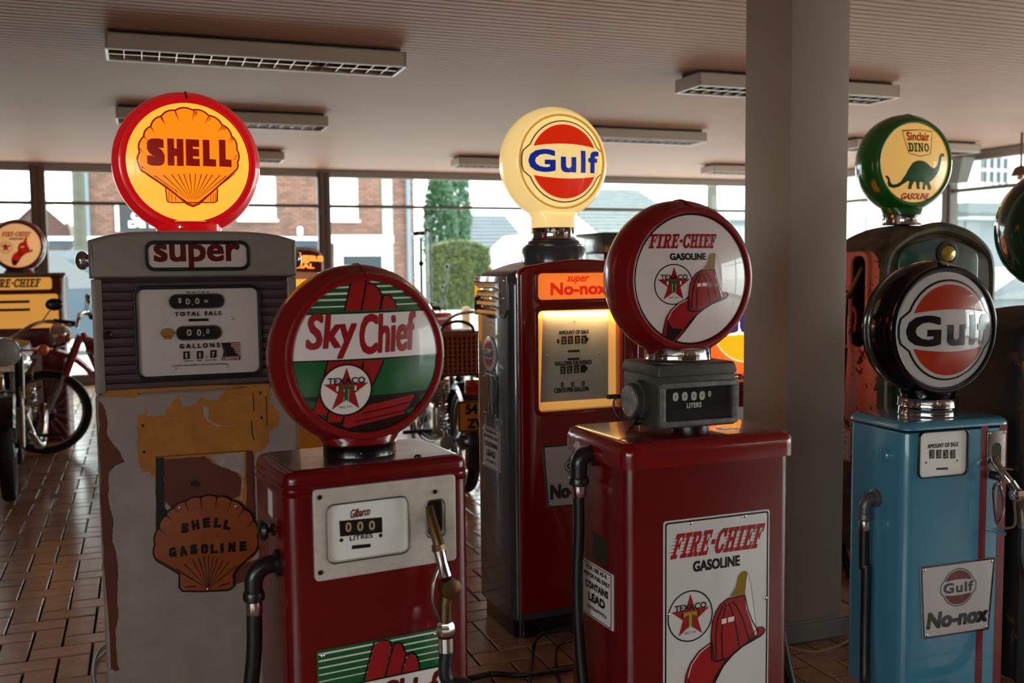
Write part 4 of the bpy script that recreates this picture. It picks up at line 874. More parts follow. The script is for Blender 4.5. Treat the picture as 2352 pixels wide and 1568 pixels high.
al = area_light('dial_lamp', P.root.location+Vector((.0, fr-.028, vz1+.0)), (0, 0, 0), .3, .02, .8, (1, .62, .25)); al.location = (P.x+.02, P.y+fr-.022, vz1-.004)
# gulf no-nox trapezoid sign on the front
ly = fr-.046; q = P.quad(ly, (1247, 1024), (1378, 1014), (1366, 1158), (1258, 1167)); s = mk('trapezoid_sign', plate([q], .003, .0008, fr-.041), M('sign_grey_white'), P.root)
pr('border', ring2(shrink(q, 1.0), shrink(q, .94)), ink_k, s, fy(fr-.0445))
c = P.f(1326, 1068, ly); gulf(s, c[0], c[1], .041, 1.0, lambda o: fy(fr-.0447-o), ink_k, ink_dr, ink_k, o=0, lw=.03)
pr('lettering', tp(P, ly, 'No-nox', 1264, 1108, 1372, 1142, bold=.06), ink_k, s, fy(fr-.0452))
rivet(P, [(a, fr-.046, b) for a, b in shrink(q, .87)], s, r=.004)
# left side: chrome vent, badge, hatch, warning plate
lx = -w/2
def sq(*pts, l=lx): return [P.sd(x, y, l) for x, y in pts]
vq = sq((1092, 634), (1166, 634), (1166, 725), (1092, 725)); a0, a1 = vq[0][0], vq[1][0]; b1, b0 = vq[0][1], vq[2][1]
if a0 < a1: a0, a1 = a1, a0
vo = plate([[(a0, b0), (a0, b1), (a1, b1), (a1, b0+.02), (a1+.03, b0-.01), ((a0+a1)/2, b0-.016)][::-1]], .004, .001, 0)
for v_ in vo.verts: v_.co = Vector((lx-.0005+v_.co.y, v_.co.x, v_.co.z))
vt = mk('vent_plate', vo, chrome, P.root)
for k in range(4):
    zc_ = b1-.03-k*(b1-b0)*.235; bm = NB(); ya, yb = min(a0, a1)+.075, max(a0, a1)-.05
    loft(bm, [[(lx-.004, ya-.01, zc_+.012), (lx-.016, ya, zc_+.004), (lx-.016, ya+.003, zc_-.008), (lx-.004, ya-.004, zc_-.013)], [(lx-.004, yb+.01, zc_+.012), (lx-.016, yb, zc_+.004), (lx-.016, yb-.003, zc_-.008), (lx-.004, yb+.004, zc_-.013)]]); mk('louvre', bm, chrome, vt, smooth=30)
rivet(P, [(lx-.005, y, z) for y in (min(a0, a1)+.02, max(a0, a1)-.02) for z in (b1-.014, b1-.075)], vt, r=.005)
bm = NB(); y_, z_ = P.sd(1099, 697, lx); box(bm, lx-.014, lx-.002, y_-.008, y_+.01, z_-.026, z_+.026, .004); mk('latch', bm, M('latch_brown', '3c2018', .4, metal=.4), P.root)
cy_, cz_ = P.sd(1126, 812, lx); rb = abs(P.sd(1126, 772, lx)[1]-P.sd(1126, 852, lx)[1])/2
bm = NB(); lathe(bm, [(rb, 0), (rb, -.004), (rb*.9, -.006), (.002, -.0065)], (lx, cy_, cz_), 'x', 32); bd = mk('badge', bm, ink_w, P.root)
gulf(bd, -cy_, cz_, rb*.72, 1.0, lambda o: (lambda u, v: (lx-.0078-o, -u, v)), ink_k, M('print_bright_orange', 'c8341a', .3), ink_k, o=0, g=0)
hq = sq((1114, 856), (1143, 862), (1143, 961), (1117, 950)); y0_, y1_ = min(h[0] for h in hq), max(h[0] for h in hq)
hb = plate([rrect(y1_-y0_, hq[0][1]-hq[2][1], .008, 4, (y0_+y1_)/2, (hq[0][1]+hq[2][1])/2)], .004, .0012, 0)
for v_ in hb.verts: v_.co = Vector((lx-.0005+v_.co.y, v_.co.x, v_.co.z))
hh = mk('hatch', hb, grey, P.root)
kq = P.sd(1128, 939, lx); pr('keyhole', poly2(circ(.009, 14, kq[0], kq[1], .016)), blackp, hh, fx(lx-.0052))
rivet(P, [(lx-.005, y, z) for y in (y0_+.008, y1_-.008) for z in (hq[0][1]-.01, hq[2][1]+.01)], hh, r=.003)
leadsign(P, lx, sq((1111, 974), (1150, 990), (1150, 1086), (1111, 1067)))

# ------------------------------------------------------------------ 5  Shell pump, left
P = Pump('fuel_pump', 'tall peeling cream and orange pump with lit red and yellow globe, left of the others', .142, 3.06, 1)
w, d = .60, .40; fr = -d/2; zt = P.f(440, 530, fr)[1]; zh = P.f(440, 637, fr)[1]; zb = P.f(440, 893, fr)[1]
xL = P.f(203, 600, fr)[0]; xR = P.f(682, 600, fr)[0]; w = xR-xL; cx = (xL+xR)/2
cream = M('peeling_cream', '92807a', .55, var=.12, vscale=14, bump=.2, bscale=80)
hgrey = M('worn_silver_head', '8f867f', .42, metal=.25, var=.1, vscale=25, bump=.15, bscale=300)
# head cap: gently arched in front
def arch(u, e=0): return zt-.026+.026*(1-(2*(u-cx)/w)**4)-e
bm = NB(); N = 24; L = []
for y_, e, s_ in ((fr+.0, .006, .985), (fr-.006, .012, .97), (fr-.008, .03, .975), (fr-.008, .1, .99)): pass
fl = [(cx+(w/2)*math.sin(PI/2*(2*i/N-1)), arch(cx+(w/2)*math.sin(PI/2*(2*i/N-1)))) for i in range(N+1)]
loop = [(xR, zh)]+[(a, b) for a, b in fl[::-1]]+[(xL, zh)]
bmh = plate([loop], d, .012, d/2, 3); mk('head', bmh, hgrey, P.root, smooth=40)
nw = P.quad(fr, (331, 556), (572, 549), (573, 620), (331, 624)); nx0, nx1, nz1, nz0 = nw[0][0], nw[1][0], (nw[0][1]+nw[1][1])/2, (nw[2][1]+nw[3][1])/2
gk = mk('name_gasket', plate([rrect(nx1-nx0, nz1-nz0, .024, 6, (nx0+nx1)/2, (nz0+nz1)/2), rrect(nx1-nx0-.018, nz1-nz0-.02, .016, 6, (nx0+nx1)/2, (nz0+nz1)/2)[::-1]], .006, .002, fr), rubber, P.root)
pr('name_glass', poly2(rrect(nx1-nx0-.014, nz1-nz0-.016, .016, 6, (nx0+nx1)/2, (nz0+nz1)/2)), M('name_white', 'd4c4c0', .2, coat=.6), gk, fy(fr-.0015))
pr('lettering', tp(P, fr, 'super', 353, 560, 551, 618, bold=.036), M('print_maroon', '5a1014', .3, coat=.4), gk, fy(fr-.002))
# louvred dial section: silver strips left and right
bm = NB(); box(bm, xL+.012, xR-.012, fr+.012, d/2-.01, zb-.005, zh); mk('dial_housing', bm, M('dark_chrome', '4a4040', .3, metal=.7), P.root)
strip = M('brushed_strip', '665a5c', .3, metal=.6, var=.1, vscale=10)
ns = 12; hstep = (zh-.012-zb)/ns
for i in range(ns):
    z1_ = zh-.012-i*hstep; bm = NB()
    loft(bm, [[(x, fr+.014, z1_), (x, fr-.001, z1_-.001), (x, fr-.003, z1_-hstep*.5), (x, fr+.001, z1_-hstep*.88), (x, fr+.014, z1_-hstep*.94)] for x in (xL+.03, xR-.03)]); mk('louvre_strip', bm, strip, P.root, smooth=25)
for sx in (xL+.004, xR-.03):
    bm = NB(); box(bm, sx, sx+.026, fr-.006, fr+.05, zb, zh-.002, .004); mk('edge_trim', bm, hgrey, P.root)
dq = P.quad(fr-.012, (305, 657), (597, 652), (604, 866), (313, 870)); dx0, dx1, dz1, dz0 = (dq[0][0]+dq[3][0])/2, (dq[1][0]+dq[2][0])/2, (dq[0][1]+dq[1][1])/2, (dq[2][1]+dq[3][1])/2
ccx, ccz = (dx0+dx1)/2, (dz0+dz1)/2; Wd, Hd = dx1-dx0, dz1-dz0
dg = mk('dial_gasket', plate([rrect(Wd, Hd, .026, 6, ccx, ccz), rrect(Wd-.018, Hd-.02, .017, 6, ccx, ccz)[::-1]], .014, .003, fr-.001), rubber, P.root)
bm = NB(); n = 24; fx0, fx1 = dx0+.006, dx1-.006
L = [[(fx0+(fx1-fx0)*i/n, fr-.004-.002*sin(PI*min(1, i/n*4)), z) for i in range(n+1)] for z in (dz0+.006, dz1-.006)]
loft(bm, L, False, False, closed=False); mk('dial_face', bm, M('dial_pinkish', 'ccc0bc', .35, metal=.1, var=.12, vscale=3), dg)
ly = fr-.008; yp = fr-.0082
def stad(x0, y0, x1, y1):
    a, b, c_, e_ = P.f(x0, (y0+y1)/2, ly), P.f(x1, (y0+y1)/2, ly), P.f((x0+x1)/2, y0, ly), P.f((x0+x1)/2, y1, ly)
    hh = c_[1]-e_[1]; return rrect(b[0]-a[0], hh, hh/2-.0002, 10, (a[0]+b[0])/2, (c_[1]+e_[1])/2)
pr('counter_window', [poly2(stad(389, 676, 514, 707)), poly2(stad(405, 749, 508, 779))]+[poly2(P.quad(ly, (x, y), (x+14, y-.5), (x+14, y+17), (x, y+18))) for x, y in ((421, 807), (452, 806), (483, 804))]+[poly2(P.quad(ly, (433, 732), (478, 731), (478, 737), (433, 738)))], ink_k, dg, fy(yp))
pr('counter_rim', [ring2(stad(387, 674, 516, 709), stad(388.3, 675.3, 514.7, 707.7)), ring2(stad(403, 747, 510, 781), stad(404.3, 748.3, 508.7, 779.7))], steel, dg, fy(yp-.0004))
dg_c = M('digit_white', 'b8aca0', .5)
pr('counter_digit', [tp(P, ly, c, x0, y0, x1, y1, bold=.03) for c, x0, y0, x1, y1 in (('$', 409, 684, 417, 697), ('0', 426, 685, 436, 699), ('0', 448, 684, 458, 698), ('.', 441, 698, 444, 701), ('00', 469, 688, 478, 695), ('0', 429, 756, 440, 771), ('0', 452, 756, 462, 771), ('.', 466, 768, 470, 771), ('0', 474, 755, 481, 766), ('1', 426, 810, 430, 822), ('1', 457, 809, 461, 821), ('7', 486, 808, 493, 820))], dg_c, dg, fy(yp-.0006))
pr('lettering', [tp(P, ly, s_, x0, y0, x1, y1, space=sp_, bold=.05) for s_, x0, y0, x1, y1, sp_ in (('WAYNE', 427, 669, 480, 673, 2.0), ('TOTAL SALE', 401, 715, 508, 725, 1.5), ('GALLONS', 412, 788, 504, 799, 1.7), ('CENTS', 423, 827, 443, 830, 1.2), ('PER', 452, 826, 463, 829, 1.2), ('GALLON', 471, 825, 497, 828, 1.2), ('ACCURATE MEASUREMENT AT ANY DELIVERY OR PRESSURE', 395, 836, 523, 839, 1.2), ('.', 473, 818, 476, 821, 1))], ink_k, dg, fy(yp))
# small shell sticker and LIBERTY sticker
c = P.f(384, 767, ly); sc_ = [(c[0]+.017*sin(a)*(1+.05*cos(8*a)), c[1]+.003+.0135*cos(a)) for a in [2*PI*k/40-PI for k in range(41)]]
pr('shell_sticker', [poly2(sc_[4:37]), poly2([(c[0]-.008, c[1]-.014), (c[0]+.008, c[1]-.014), (c[0]+.01, c[1]-.004), (c[0]-.01, c[1]-.004)])], M('sticker_amber', '9a6a1c', .5), dg, fy(yp))
lq = P.quad(ly, (508, 787), (551, 785), (552, 826), (510, 828)); st_r = M('sticker_red', '7a2420', .5)
a_, b_ = lq[0], lq[2]; Wl, Hl = b_[0]-a_[0], a_[1]-b_[1]
pr('liberty_sticker', [poly2([(a_[0]+Wl*.5, a_[1]-Hl*(k*.12)), (b_[0], a_[1]-Hl*(k*.12)), (b_[0], a_[1]-Hl*(k*.12+.06)), (a_[0]+Wl*.5, a_[1]-Hl*(k*.12+.06))]) for k in range(7)]+[poly2([(a_[0], b_[1]), (b_[0], b_[1]), (b_[0], b_[1]+Hl*.2), (a_[0], b_[1]+Hl*.2)])], st_r, dg, fy(yp))
pr('liberty_figure', [poly2([(a_[0], a_[1]), (a_[0]+Wl*.5, a_[1]), (a_[0]+Wl*.5, a_[1]-Hl*.25), (a_[0]+Wl*.68, a_[1]-Hl*.36), (a_[0]+Wl*.7, a_[1]-Hl*.55), (a_[0]+Wl*.95, a_[1]-Hl*.78), (a_[0]+Wl*.04, a_[1]-Hl*.78), (a_[0]+Wl*.12, a_[1]-Hl*.5)])], ink_k, dg, fy(yp-.0002))
pr('liberty_lettering', text2('LIBERTY', (a_[0]+b_[0])/2, b_[1]+Hl*.1, Wl*.86, Hl*.13, bold=.06), dg_c, dg, fy(yp-.0004))
rivet(P, [(P.f(x, y, ly)[0], yp-.001, P.f(x, y, ly)[1]) for x, y in ((376, 737), (532, 731), (400, 847), (520, 840))], dg, r=.0035)
bm = NB(); kq = P.f(248, 769, fr); lathe(bm, [(.011, fr-.002), (.011, fr-.01), (.007, fr-.013), (.002, fr-.013)], (kq[0], 0, kq[1]), 'y', 18); mk('lock', bm, iron, P.root)
for sx in (xL, xR):
    bm = NB(); s_ = -1 if sx == xL else 1; zk = P.f(200, 597, fr)[1]; lathe(bm, [(.022, 0), (.022, s_*.004), (.012, s_*.008), (.012, s_*.014)], (sx, -.05, zk), 'x', 20); ball(bm, (sx+s_*.02, -.05, zk), .026, 32, (.7, 1, 1)); mk('side_lamp', bm, chrome, P.root)
# body
bx0, bx1 = P.f(222, 1000, fr)[0], P.f(688, 1000, fr)[0]
bm = NB(); loft(bm, [[(a, b, z) for a, b in rrect(bx1-bx0-2*i, d-2*i, .02, 5, (bx0+bx1)/2, 0)] for z, i in ((0, 0), (zb-.014, 0), (zb-.008, .003), (zb, .012))]); mk('cabinet', bm, cream, P.root)
# worn paint layers traced on the front sheet
rnd = random.Random(3)
def worn(pts, amp=.004, it=3):
    P_ = [Vector(p) for p in pts]
    for k in range(it):
        out = []
        for i in range(len(P_)):
            a, b = P_[i], P_[(i+1) % len(P_)]; m_ = (a+b)/2; n_ = Vector((-(b-a).y, (b-a).x)); 
            if n_.length: n_.normalize()
            out += [a, m_+n_*rnd.uniform(-1, 1)*min(amp, (b-a).length*.22)]
        P_ = out; amp *= .7
    return [tuple(p) for p in P_]
K = lambda *p: [P.f(x/2.154+200, y/2.154+840, fr) for x, y in p]
ochre = M('old_ochre_paint', 'a86820', .5, var=.22, vscale=14, bump=.25, bscale=60); rust = M('old_red_brown_paint', '5e2618', .5, var=.2, vscale=10, bump=.2, bscale=50); drk = M('dark_tar', '120c0a', .6)
pr('paint_patch', [poly2(worn(K((245, 255), (300, 215), (290, 250), (385, 245), (395, 205), (460, 150), (470, 205), (545, 180), (560, 160), (650, 170), (655, 150), (740, 105), (905, 95), (900, 180), (950, 230), (945, 300), (900, 320), (900, 380), (870, 410), (830, 440), (820, 480), (815, 560), (820, 1060), (720, 1080), (720, 900), (340, 900), (335, 545), (300, 520), (275, 530), (255, 470), (250, 350))))]+
   [poly2(worn(K((60, 120), (905, 88), (905, 100), (700, 110), (250, 135), (240, 160), (80, 150))))], ochre, P.root, fy(fr-.0008))
pr('rust_patch', [poly2(worn(K((385, 460), (580, 445), (620, 480), (740, 520), (760, 560), (755, 640), (720, 655), (700, 700), (700, 760), (600, 800), (385, 760), (380, 600)), .003)), poly2(worn(K((785, 420), (820, 420), (830, 700), (830, 800), (785, 760)), .003)), poly2(worn(K((725, 1000), (825, 960), (880, 940), (880, 1030), (800, 1060), (720, 1080)), .004)), poly2(worn(K((58, 170), (80, 200), (95, 330), (185, 470), (140, 492), (105, 545), (112, 700), (128, 790), (135, 900), (150, 1100), (140, 1300), (160, 1500), (118, 1500), (82, 900), (66, 500)), .005))], rust, P.root, fy(fr-.0014))
pr('primer_patch', [poly2(worn(K((575, 200), (600, 205), (600, 260), (625, 285), (700, 300), (640, 302), (590, 270), (575, 240)), .002)), poly2(worn(K((590, 440), (775, 425), (780, 530), (770, 640), (775, 690), (755, 660), (768, 600), (765, 540), (720, 520), (640, 485)), .003)), poly2(worn(K((390, 670), (415, 700), (400, 722), (385, 720)), .002))], M('bare_primer', '9a8a86', .5, var=.2, vscale=30), P.root, fy(fr-.0020))
pr('tar_mark', [poly2(worn(K((338, 455), (380, 452), (378, 560), (380, 700), (420, 720), (350, 860), (340, 790)), .002)), poly2(worn(K((510, 575), (540, 562), (560, 580), (550, 600), (520, 595)), .002)), stroke2(K((820, 130), (824, 225)), .002), stroke2(K((885, 150), (890, 300)), .0018), stroke2(K((812, 270), (815, 330), (825, 368)), .0022), stroke2(K((335, 450), (800, 418)), .002), stroke2(K((820, 440), (830, 760)), .0025)], drk, P.root, fy(fr-.0024))
pr('scratch', [stroke2(K((590, 262), (660, 298), (740, 292)), .0012), stroke2(K((620, 195), (720, 170), (800, 190)), .001), stroke2(K((700, 140), (760, 155), (830, 150)), .001), stroke2(K((350, 275), (400, 255), (480, 262)), .0008)], M('scratch_yellow', 'b08a50', .5), P.root, fy(fr-.0028))
for x, y in ((275, 295), (280, 425), (855, 132), (860, 255), (862, 810)):
    c = K((x, y))[0]; bm = NB(); lathe(bm, [(.004, fr-.0032), (.002, fr-.0045)], (c[0], 0, c[1]), 'y', 10); mk('rivet', bm, iron, P.root)
# scallop sign
def scallop(pts, bulge=.2, flat_from=None):
    out = []
    for i in range(len(pts)-1):
        a, b = Vector(pts[i]), Vector(pts[i+1]); n_ = Vector((-(b-a).y, (b-a).x)); 
        for k in range(6):
            t = k/6; out.append(tuple(a+(b-a)*t+n_*bulge*4*t*(1-t)*.9))
    out.append(tuple(pts[-1])); return out
vals = K((345, 960), (335, 880), (355, 800), (390, 735), (425, 700), (485, 668), (560, 648), (640, 645), (712, 662), (775, 705), (822, 760), (840, 840), (828, 920))
top = scallop([(v[0], v[1]) for v in vals], .16); tail = K((740, 1000), (722, 1028), (726, 1085), (700, 1105), (560, 1112), (470, 1110), (455, 1090), (455, 1025))
out = top+tail
s = mk('scallop_sign', plate([out], .004, .001, fr-.0035), M('scallop_orange', '8e4218', .45, var=.15, vscale=10), P.root)
ys = fr-.0080
pr('outline', stroke2(out, .0045, True), ink_k, s, fy(ys))
hg = K((597, 1098))[0]
pr('ray', [stroke2([(hg[0]+(a[0]-hg[0])*.06, hg[1]+(a[1]-hg[1])*.06), a], [.0008, .0022]) for a in K((345, 950), (440, 1000), (480, 975), (520, 955), (550, 945), (577, 940), (600, 938), (622, 940), (645, 945), (672, 955), (700, 965), (735, 985), (830, 925))]+[stroke2(K((v0, v1), (v2, v3)), [.003, .0006]) for v0, v1, v2, v3 in ((485, 668, 500, 715), (560, 648, 565, 700), (640, 645, 634, 700), (712, 662, 695, 705), (775, 705, 745, 745), (822, 760, 785, 800), (390, 735, 420, 765), (355, 800, 390, 830), (425, 690, 450, 725))]+[stroke2(K((480, 1090), (540, 1085)), .003), stroke2(K((650, 1085), (705, 1070)), .003)], ink_k, s, fy(ys-.0004))
for word, y0_, pts_ in (('SHELL', 0, [(483, 798, -4), (535, 783, 5), (590, 772, 2), (645, 772, -8), (693, 782, -14)]), ('GASOLINE', 1, [(422, 918, 3), (475, 912, 6), (527, 903, 3), (580, 901, 0), (627, 900, -1), (666, 897, -1), (715, 893, -2), (770, 888, -1)])):
    sh_ = []
    for ch, (x, y, r_) in zip(word, pts_):
        c = K((x, y))[0]; hw_ = {'I': .0085}.get(ch, .0195); sh_.append(text2(ch, c[0], c[1], hw_, .028, bold=.09, rot=r_))
    pr('lettering', sh_, ink_k, s, fy(ys-.0004))
rivet(P, [(c[0], ys, c[1]) for c in K((458, 698), (735, 692), (597, 1100))], s, r=.004)
# globe
lit_r = M('lit_red_body', 'e0101c', .2, emit=.38, ecol='f00818', coat=.7); lit_y = M('lit_yellow_lens', 'ffc84a', .25, emit=.95, ecol='ffb83a', coat=.5)
lit_s = M('lit_shell_orange', 'ff9a1c', .3, emit=.85, ecol='ff8c10', coat=.5); prd = M('lit_maroon_print', 'a81a10', .3, emit=.22, ecol='c01806', coat=.5)
gx = P.f(430, 377, -.0)[0]; P.x_g = gx; gz = P.f(430, 378, 0)[1]
F5, fm = globe(P, gz, .205, .13, .172, lit_r, lit_y, .028, neck=.09, x=gx, seam=ink_k, gasket=prd, gw=.004, nz=zt+.03)
bm = NB(); lathe(bm, [(.188, -.055), (.186, -.061), (.184, -.055)], (gx, 0, gz), 'y', 64, caps=False); mk('dark_groove', bm, M('groove_dark_red', '4a0408', .4), F5)
collar(P, .083, zt-.004, zt+.034, x=gx)
dl = P.dome['ly']
Kg = lambda *p: [P.f(x/2.177+200, y/2.177+180, dl) for x, y in p]
vals = Kg((288, 470), (262, 440), (262, 370), (283, 290), (318, 240), (372, 188), (440, 160), (527, 158), (608, 186), (674, 232), (722, 288), (748, 355), (752, 420), (742, 462))
top = scallop(vals, .17); hinge = Kg((600, 590), (560, 628), (530, 640), (500, 628), (462, 595), (400, 545))
out = top+hinge
pr('scallop', poly2(out), lit_s, F5, fm(.0010), .03)
tab = Kg((392, 545), (398, 600), (402, 616), (420, 621), (636, 621), (650, 614), (652, 550)); pr('scallop_tab', poly2(tab), lit_s, F5, fm(.0006), .03)
hg = Kg((530, 622))[0]
pr('scallop_lines', [stroke2(out, .0045, True), stroke2(tab, .003), stroke2(Kg((300, 482), (505, 622), (530, 632), (555, 622), (740, 475)), .0022)]+[stroke2([(hg[0]+(a[0]-hg[0])*.12, hg[1]+(a[1]-hg[1])*.12), a], [.0006, .0026]) for a in Kg((335, 485), (380, 482), (422, 480), (455, 479), (484, 478), (513, 477), (543, 477), (572, 478), (600, 480), (628, 482), (664, 485), (697, 488))]+
   [stroke2(Kg((a, b), (c_, e_)), [.003, .0005]) for a, b, c_, e_ in ((372, 190, 392, 235), (368, 195, 384, 222), (440, 160, 460, 215), (442, 172, 452, 196), (534, 160, 527, 215), (541, 165, 538, 195), (548, 165, 548, 190), (608, 190, 590, 228), (617, 196, 606, 216), (674, 240, 655, 270), (683, 242, 672, 266), (692, 246, 686, 262), (722, 295, 708, 318), (730, 300, 720, 318), (318, 242, 340, 275), (284, 290, 305, 312), (262, 350, 282, 372), (272, 440, 295, 458), (745, 400, 728, 410), (748, 385, 735, 395))]+
   [stroke2(Kg((x, 556), (x-3, 615)), .0014) for x in (412, 425, 445)]+[stroke2(Kg((x, 575), (x, 618)), .0014) for x in (618, 630, 642)], prd, F5, fm(.0014), .03)
sh_ = []
for ch, x0, x1, y0_, y1_, r_ in (('S', 299, 388, 300, 437, -1), ('H', 402, 482, 302, 437, -1), ('E', 494, 562, 305, 438, -1), ('L', 579, 644, 308, 440, -1), ('L', 660, 721, 308, 442, -1)):
    a, b = Kg((x0, (y0_+y1_)/2), (x1, (y0_+y1_)/2)); c_, e_ = Kg(((x0+x1)/2, y0_), ((x0+x1)/2, y1_)); sh_.append(text2(ch, (a[0]+b[0])/2, (c_[1]+e_[1])/2, b[0]-a[0], c_[1]-e_[1], bold=.085, rot=-1))
pr('lettering', sh_, prd, F5, fm(.0018), .03)
# ------------------------------------------------------------------ 6  Sinclair pump behind the column
P = Pump('fuel_pump', 'tall rusty pink and green pump with lit green dinosaur globe, right of the column', 3.02, 3.37, -6)
w, d = .53, .5; fr = -d/2
gzc = 1.71; zt = P.f(2075, 512, 0)[1]-.0
pink = M('rusty_pink', 'c06a50', .6, col2='1d130d', thr=.57, vscale=16, bump=.3, bscale=60); old_g = M('rusty_brown_green', '5a4c30', .5, col2='1c1c12', vscale=12, bump=.3, bscale=60)
cab(P, w, d, 0, zt-.07, .045, old_g, .09, crown=.06)
bm = NB(); er = [(.02, .30), (.022, .2), (.04, .135), (.09, .085), (.16, .05)]; tube(bm, [(-w/2+.02, fr+.02, 0)]+catmull([(-w/2+a, fr+.02, zt-b) for a, b in er]+[(0, fr+.02, zt-.03)]+[(w/2-a, fr+.02, zt-b) for a, b in er[::-1]], 5)+[(w/2-.02, fr+.02, 0)], .024, 10); mk('edge_roll', bm, old_g, P.root)
xl, xr = P.f(2066, 640, fr-.02)[0], min(P.f(2250, 620, fr-.02)[0], w/2-.02); ztp = P.f(2150, 548, fr-.01)[1]
shp = [(xr, .45), (xr, ztp-.08), (xr-.006, ztp-.06), (xr-.02, ztp-.043), (xr-.06, ztp-.022), (xr-.13, ztp-.004), ((xl+xr)/2, ztp+.006), (xl+.12, ztp-.004), (xl+.06, ztp-.02), (xl+.02, ztp-.04), (xl+.006, ztp-.058), (xl, ztp-.08), (xl, .45)]
dr = mk('front_door', plate([shp], .018, .006, fr+.004), M('deep_green_enamel', '0c4a42', .18, coat=.9), P.root)
c = P.f(2176, 582, fr-.016)
bm = NB(); lathe(bm, [(.052, -.012), (.05, -.02), (.036, -.022), (.034, -.016)], (c[0], fr-.002, c[1]), 'y', 32); rg = mk('gauge_ring', bm, M('gauge_ring_dark', '2c2e28', .4, metal=.5, bump=.5, bscale=300), dr)
bm = NB(); lathe(bm, [(.034, -.015), (.03, -.024), (.018, -.03), (.002, -.032)], (c[0], fr-.002, c[1]), 'y', 28); mk('gauge_glass', bm, M('sight_glass', 'b8982c', .06, metal=.4, coat=1), dr)
# nozzle recess in the left side
lx = -w/2-.004
def sl(x, y): return P.sd(x, y, lx)
ra, rb_ = sl(1958, 690), sl(1994, 690); y0_, y1_ = sorted((ra[0], rb_[0])); zt_, zb_ = sl(1976, 585)[1], sl(1976, 800)[1]
def onx_plate(loops, t, bev, x):
    b_ = plate(loops, t, bev, 0)
    for v_ in b_.verts: v_.co = Vector((x+v_.co.y, v_.co.x, v_.co.z))
    return b_
sk = mk('side_sheet', onx_plate([rrect(d-.03, zt-.15, .07, 6, 0, (zt-.15)/2+.03)], .006, .002, lx+.006), pink, P.root)
ho = rrect(y1_-y0_+.03, zt_-zb_+.03, .045, 8, (y0_+y1_)/2, (zt_+zb_)/2); hi_ = rrect(y1_-y0_-.012, zt_-zb_-.012, .035, 8, (y0_+y1_)/2, (zt_+zb_)/2)
nr = mk('nozzle_recess_rim', onx_plate([ho, hi_[::-1]], .016, .006, lx+.002), pink, P.root)
pr('recess_dark', poly2(hi_), M('recess_black', '080504', .9, spec=.1), nr, fx(lx-.002))  # flat black sheet stands in for the shade inside the recess
nz = sub('nozzle', P.root); ym = (y0_+y1_)/2; zm = (zt_+zb_)/2
bm = NB(); tube(bm, [(lx-.012, ym-.03, zm+.14), (lx-.03, ym+.01, zm+.05), (lx-.04, ym+.03, zm+.02)], [.008, .012, .014], 12); mk('spout', bm, M('worn_brass'), nz)
bm = NB(); lathe(bm, [(.016, -.02), (.02, 0), (.016, .02)], (lx-.04, ym+.04, zm+.03), 'x', 14); tube(bm, [(lx-.04, ym+.04, zm+.03), (lx-.04, ym+.05, zm-.1), (lx-.04, ym+.05, zm-.2)], .012, 12); mk('body', bm, chrome, nz)
bm = NB(); tube(bm, catmull([(lx-.03, ym, zm-.02), (lx-.03, ym-.02, zm-.06), (lx-.03, ym-.01, zm-.12)], 5), .006, 8); mk('lever', bm, M('lever_red', '8a2014', .3), nz)
hose(P, [(lx-.04, ym+.05, zm-.19), (lx-.06, ym+.05, .6), (lx-.08, ym+.03, .25), (lx-.05, ym-.04, .016)], .016)
leadsign(P, lx, [sl(1900, 968), sl(1953, 990), sl(1953, 1060), sl(1900, 1045)])
oq = [sl(*p) for p in ((1935, 880), (1967, 885), (1967, 958), (1935, 955))]
pr('lit_badge', poly2(oq), M('orange_badge', 'a83c14', .4), P.root, fx(lx-.0008))  # flat orange print, no emission
pr('lower_stripe', poly2([(d/2-.02, .1), (-d/2+.02, .1), (-d/2+.02, .5), (d/2-.02, .5)]), M('rusty_orange', '7a4420', .6, col2='2c1a10', vscale=8), P.root, fx(lx-.0006))
grn = M('green_globe_plastic', '0a5a1e', .18, coat=.9, emit=.03, ecol='0a8a20')
lit_c = M('lit_pale_yellow', 'e8c078', .25, emit=.55, ecol='f0b860', coat=.7); ink_dg = M('print_dark_green', '0a5a24', .4, coat=.1); ink_rr = M('print_signal_red', 'b02818', .35, coat=.6, emit=.1, ecol='c02010')
F6, fm = globe(P, gzc, .205, .16, .165, grn, lit_c, .03, neck=.082, seam=M('green_globe_plastic'), nz=zt+.03)
collar(P, .082, zt-.01, zt+.036)
dl = P.dome['ly']
Ks = lambda *p: [P.f(x/3.41+1920, y/3.41+240, dl) for x, y in p]
pr('shield', stroke2(Ks((520, 205), (645, 198), (755, 212), (750, 260), (738, 388), (660, 405), (570, 380), (535, 270)), .003, True), M('print_olive', '4a4a1c', .4), F6, fm(.0008), .03)
pr('lettering_red', tp(P, dl, 'Sinclair', 2082, 303, 2134, 323, bold=.03), ink_rr, F6, fm(.0008), .03)
pr('lettering_red', [tp(P, dl, 'GASOLINE', 2069, 443, 2134, 458, bold=.045, shear=.3)], ink_rr, F6, fm(.0008), .03)
pr('lettering_dark', slab2('DINO', *Ks((650, 335))[0], Ks((730, 335))[0][0]-Ks((568, 335))[0][0], .036, shear=0, streak=False, gap=.08), ink_dg, F6, fm(.0008), .03)
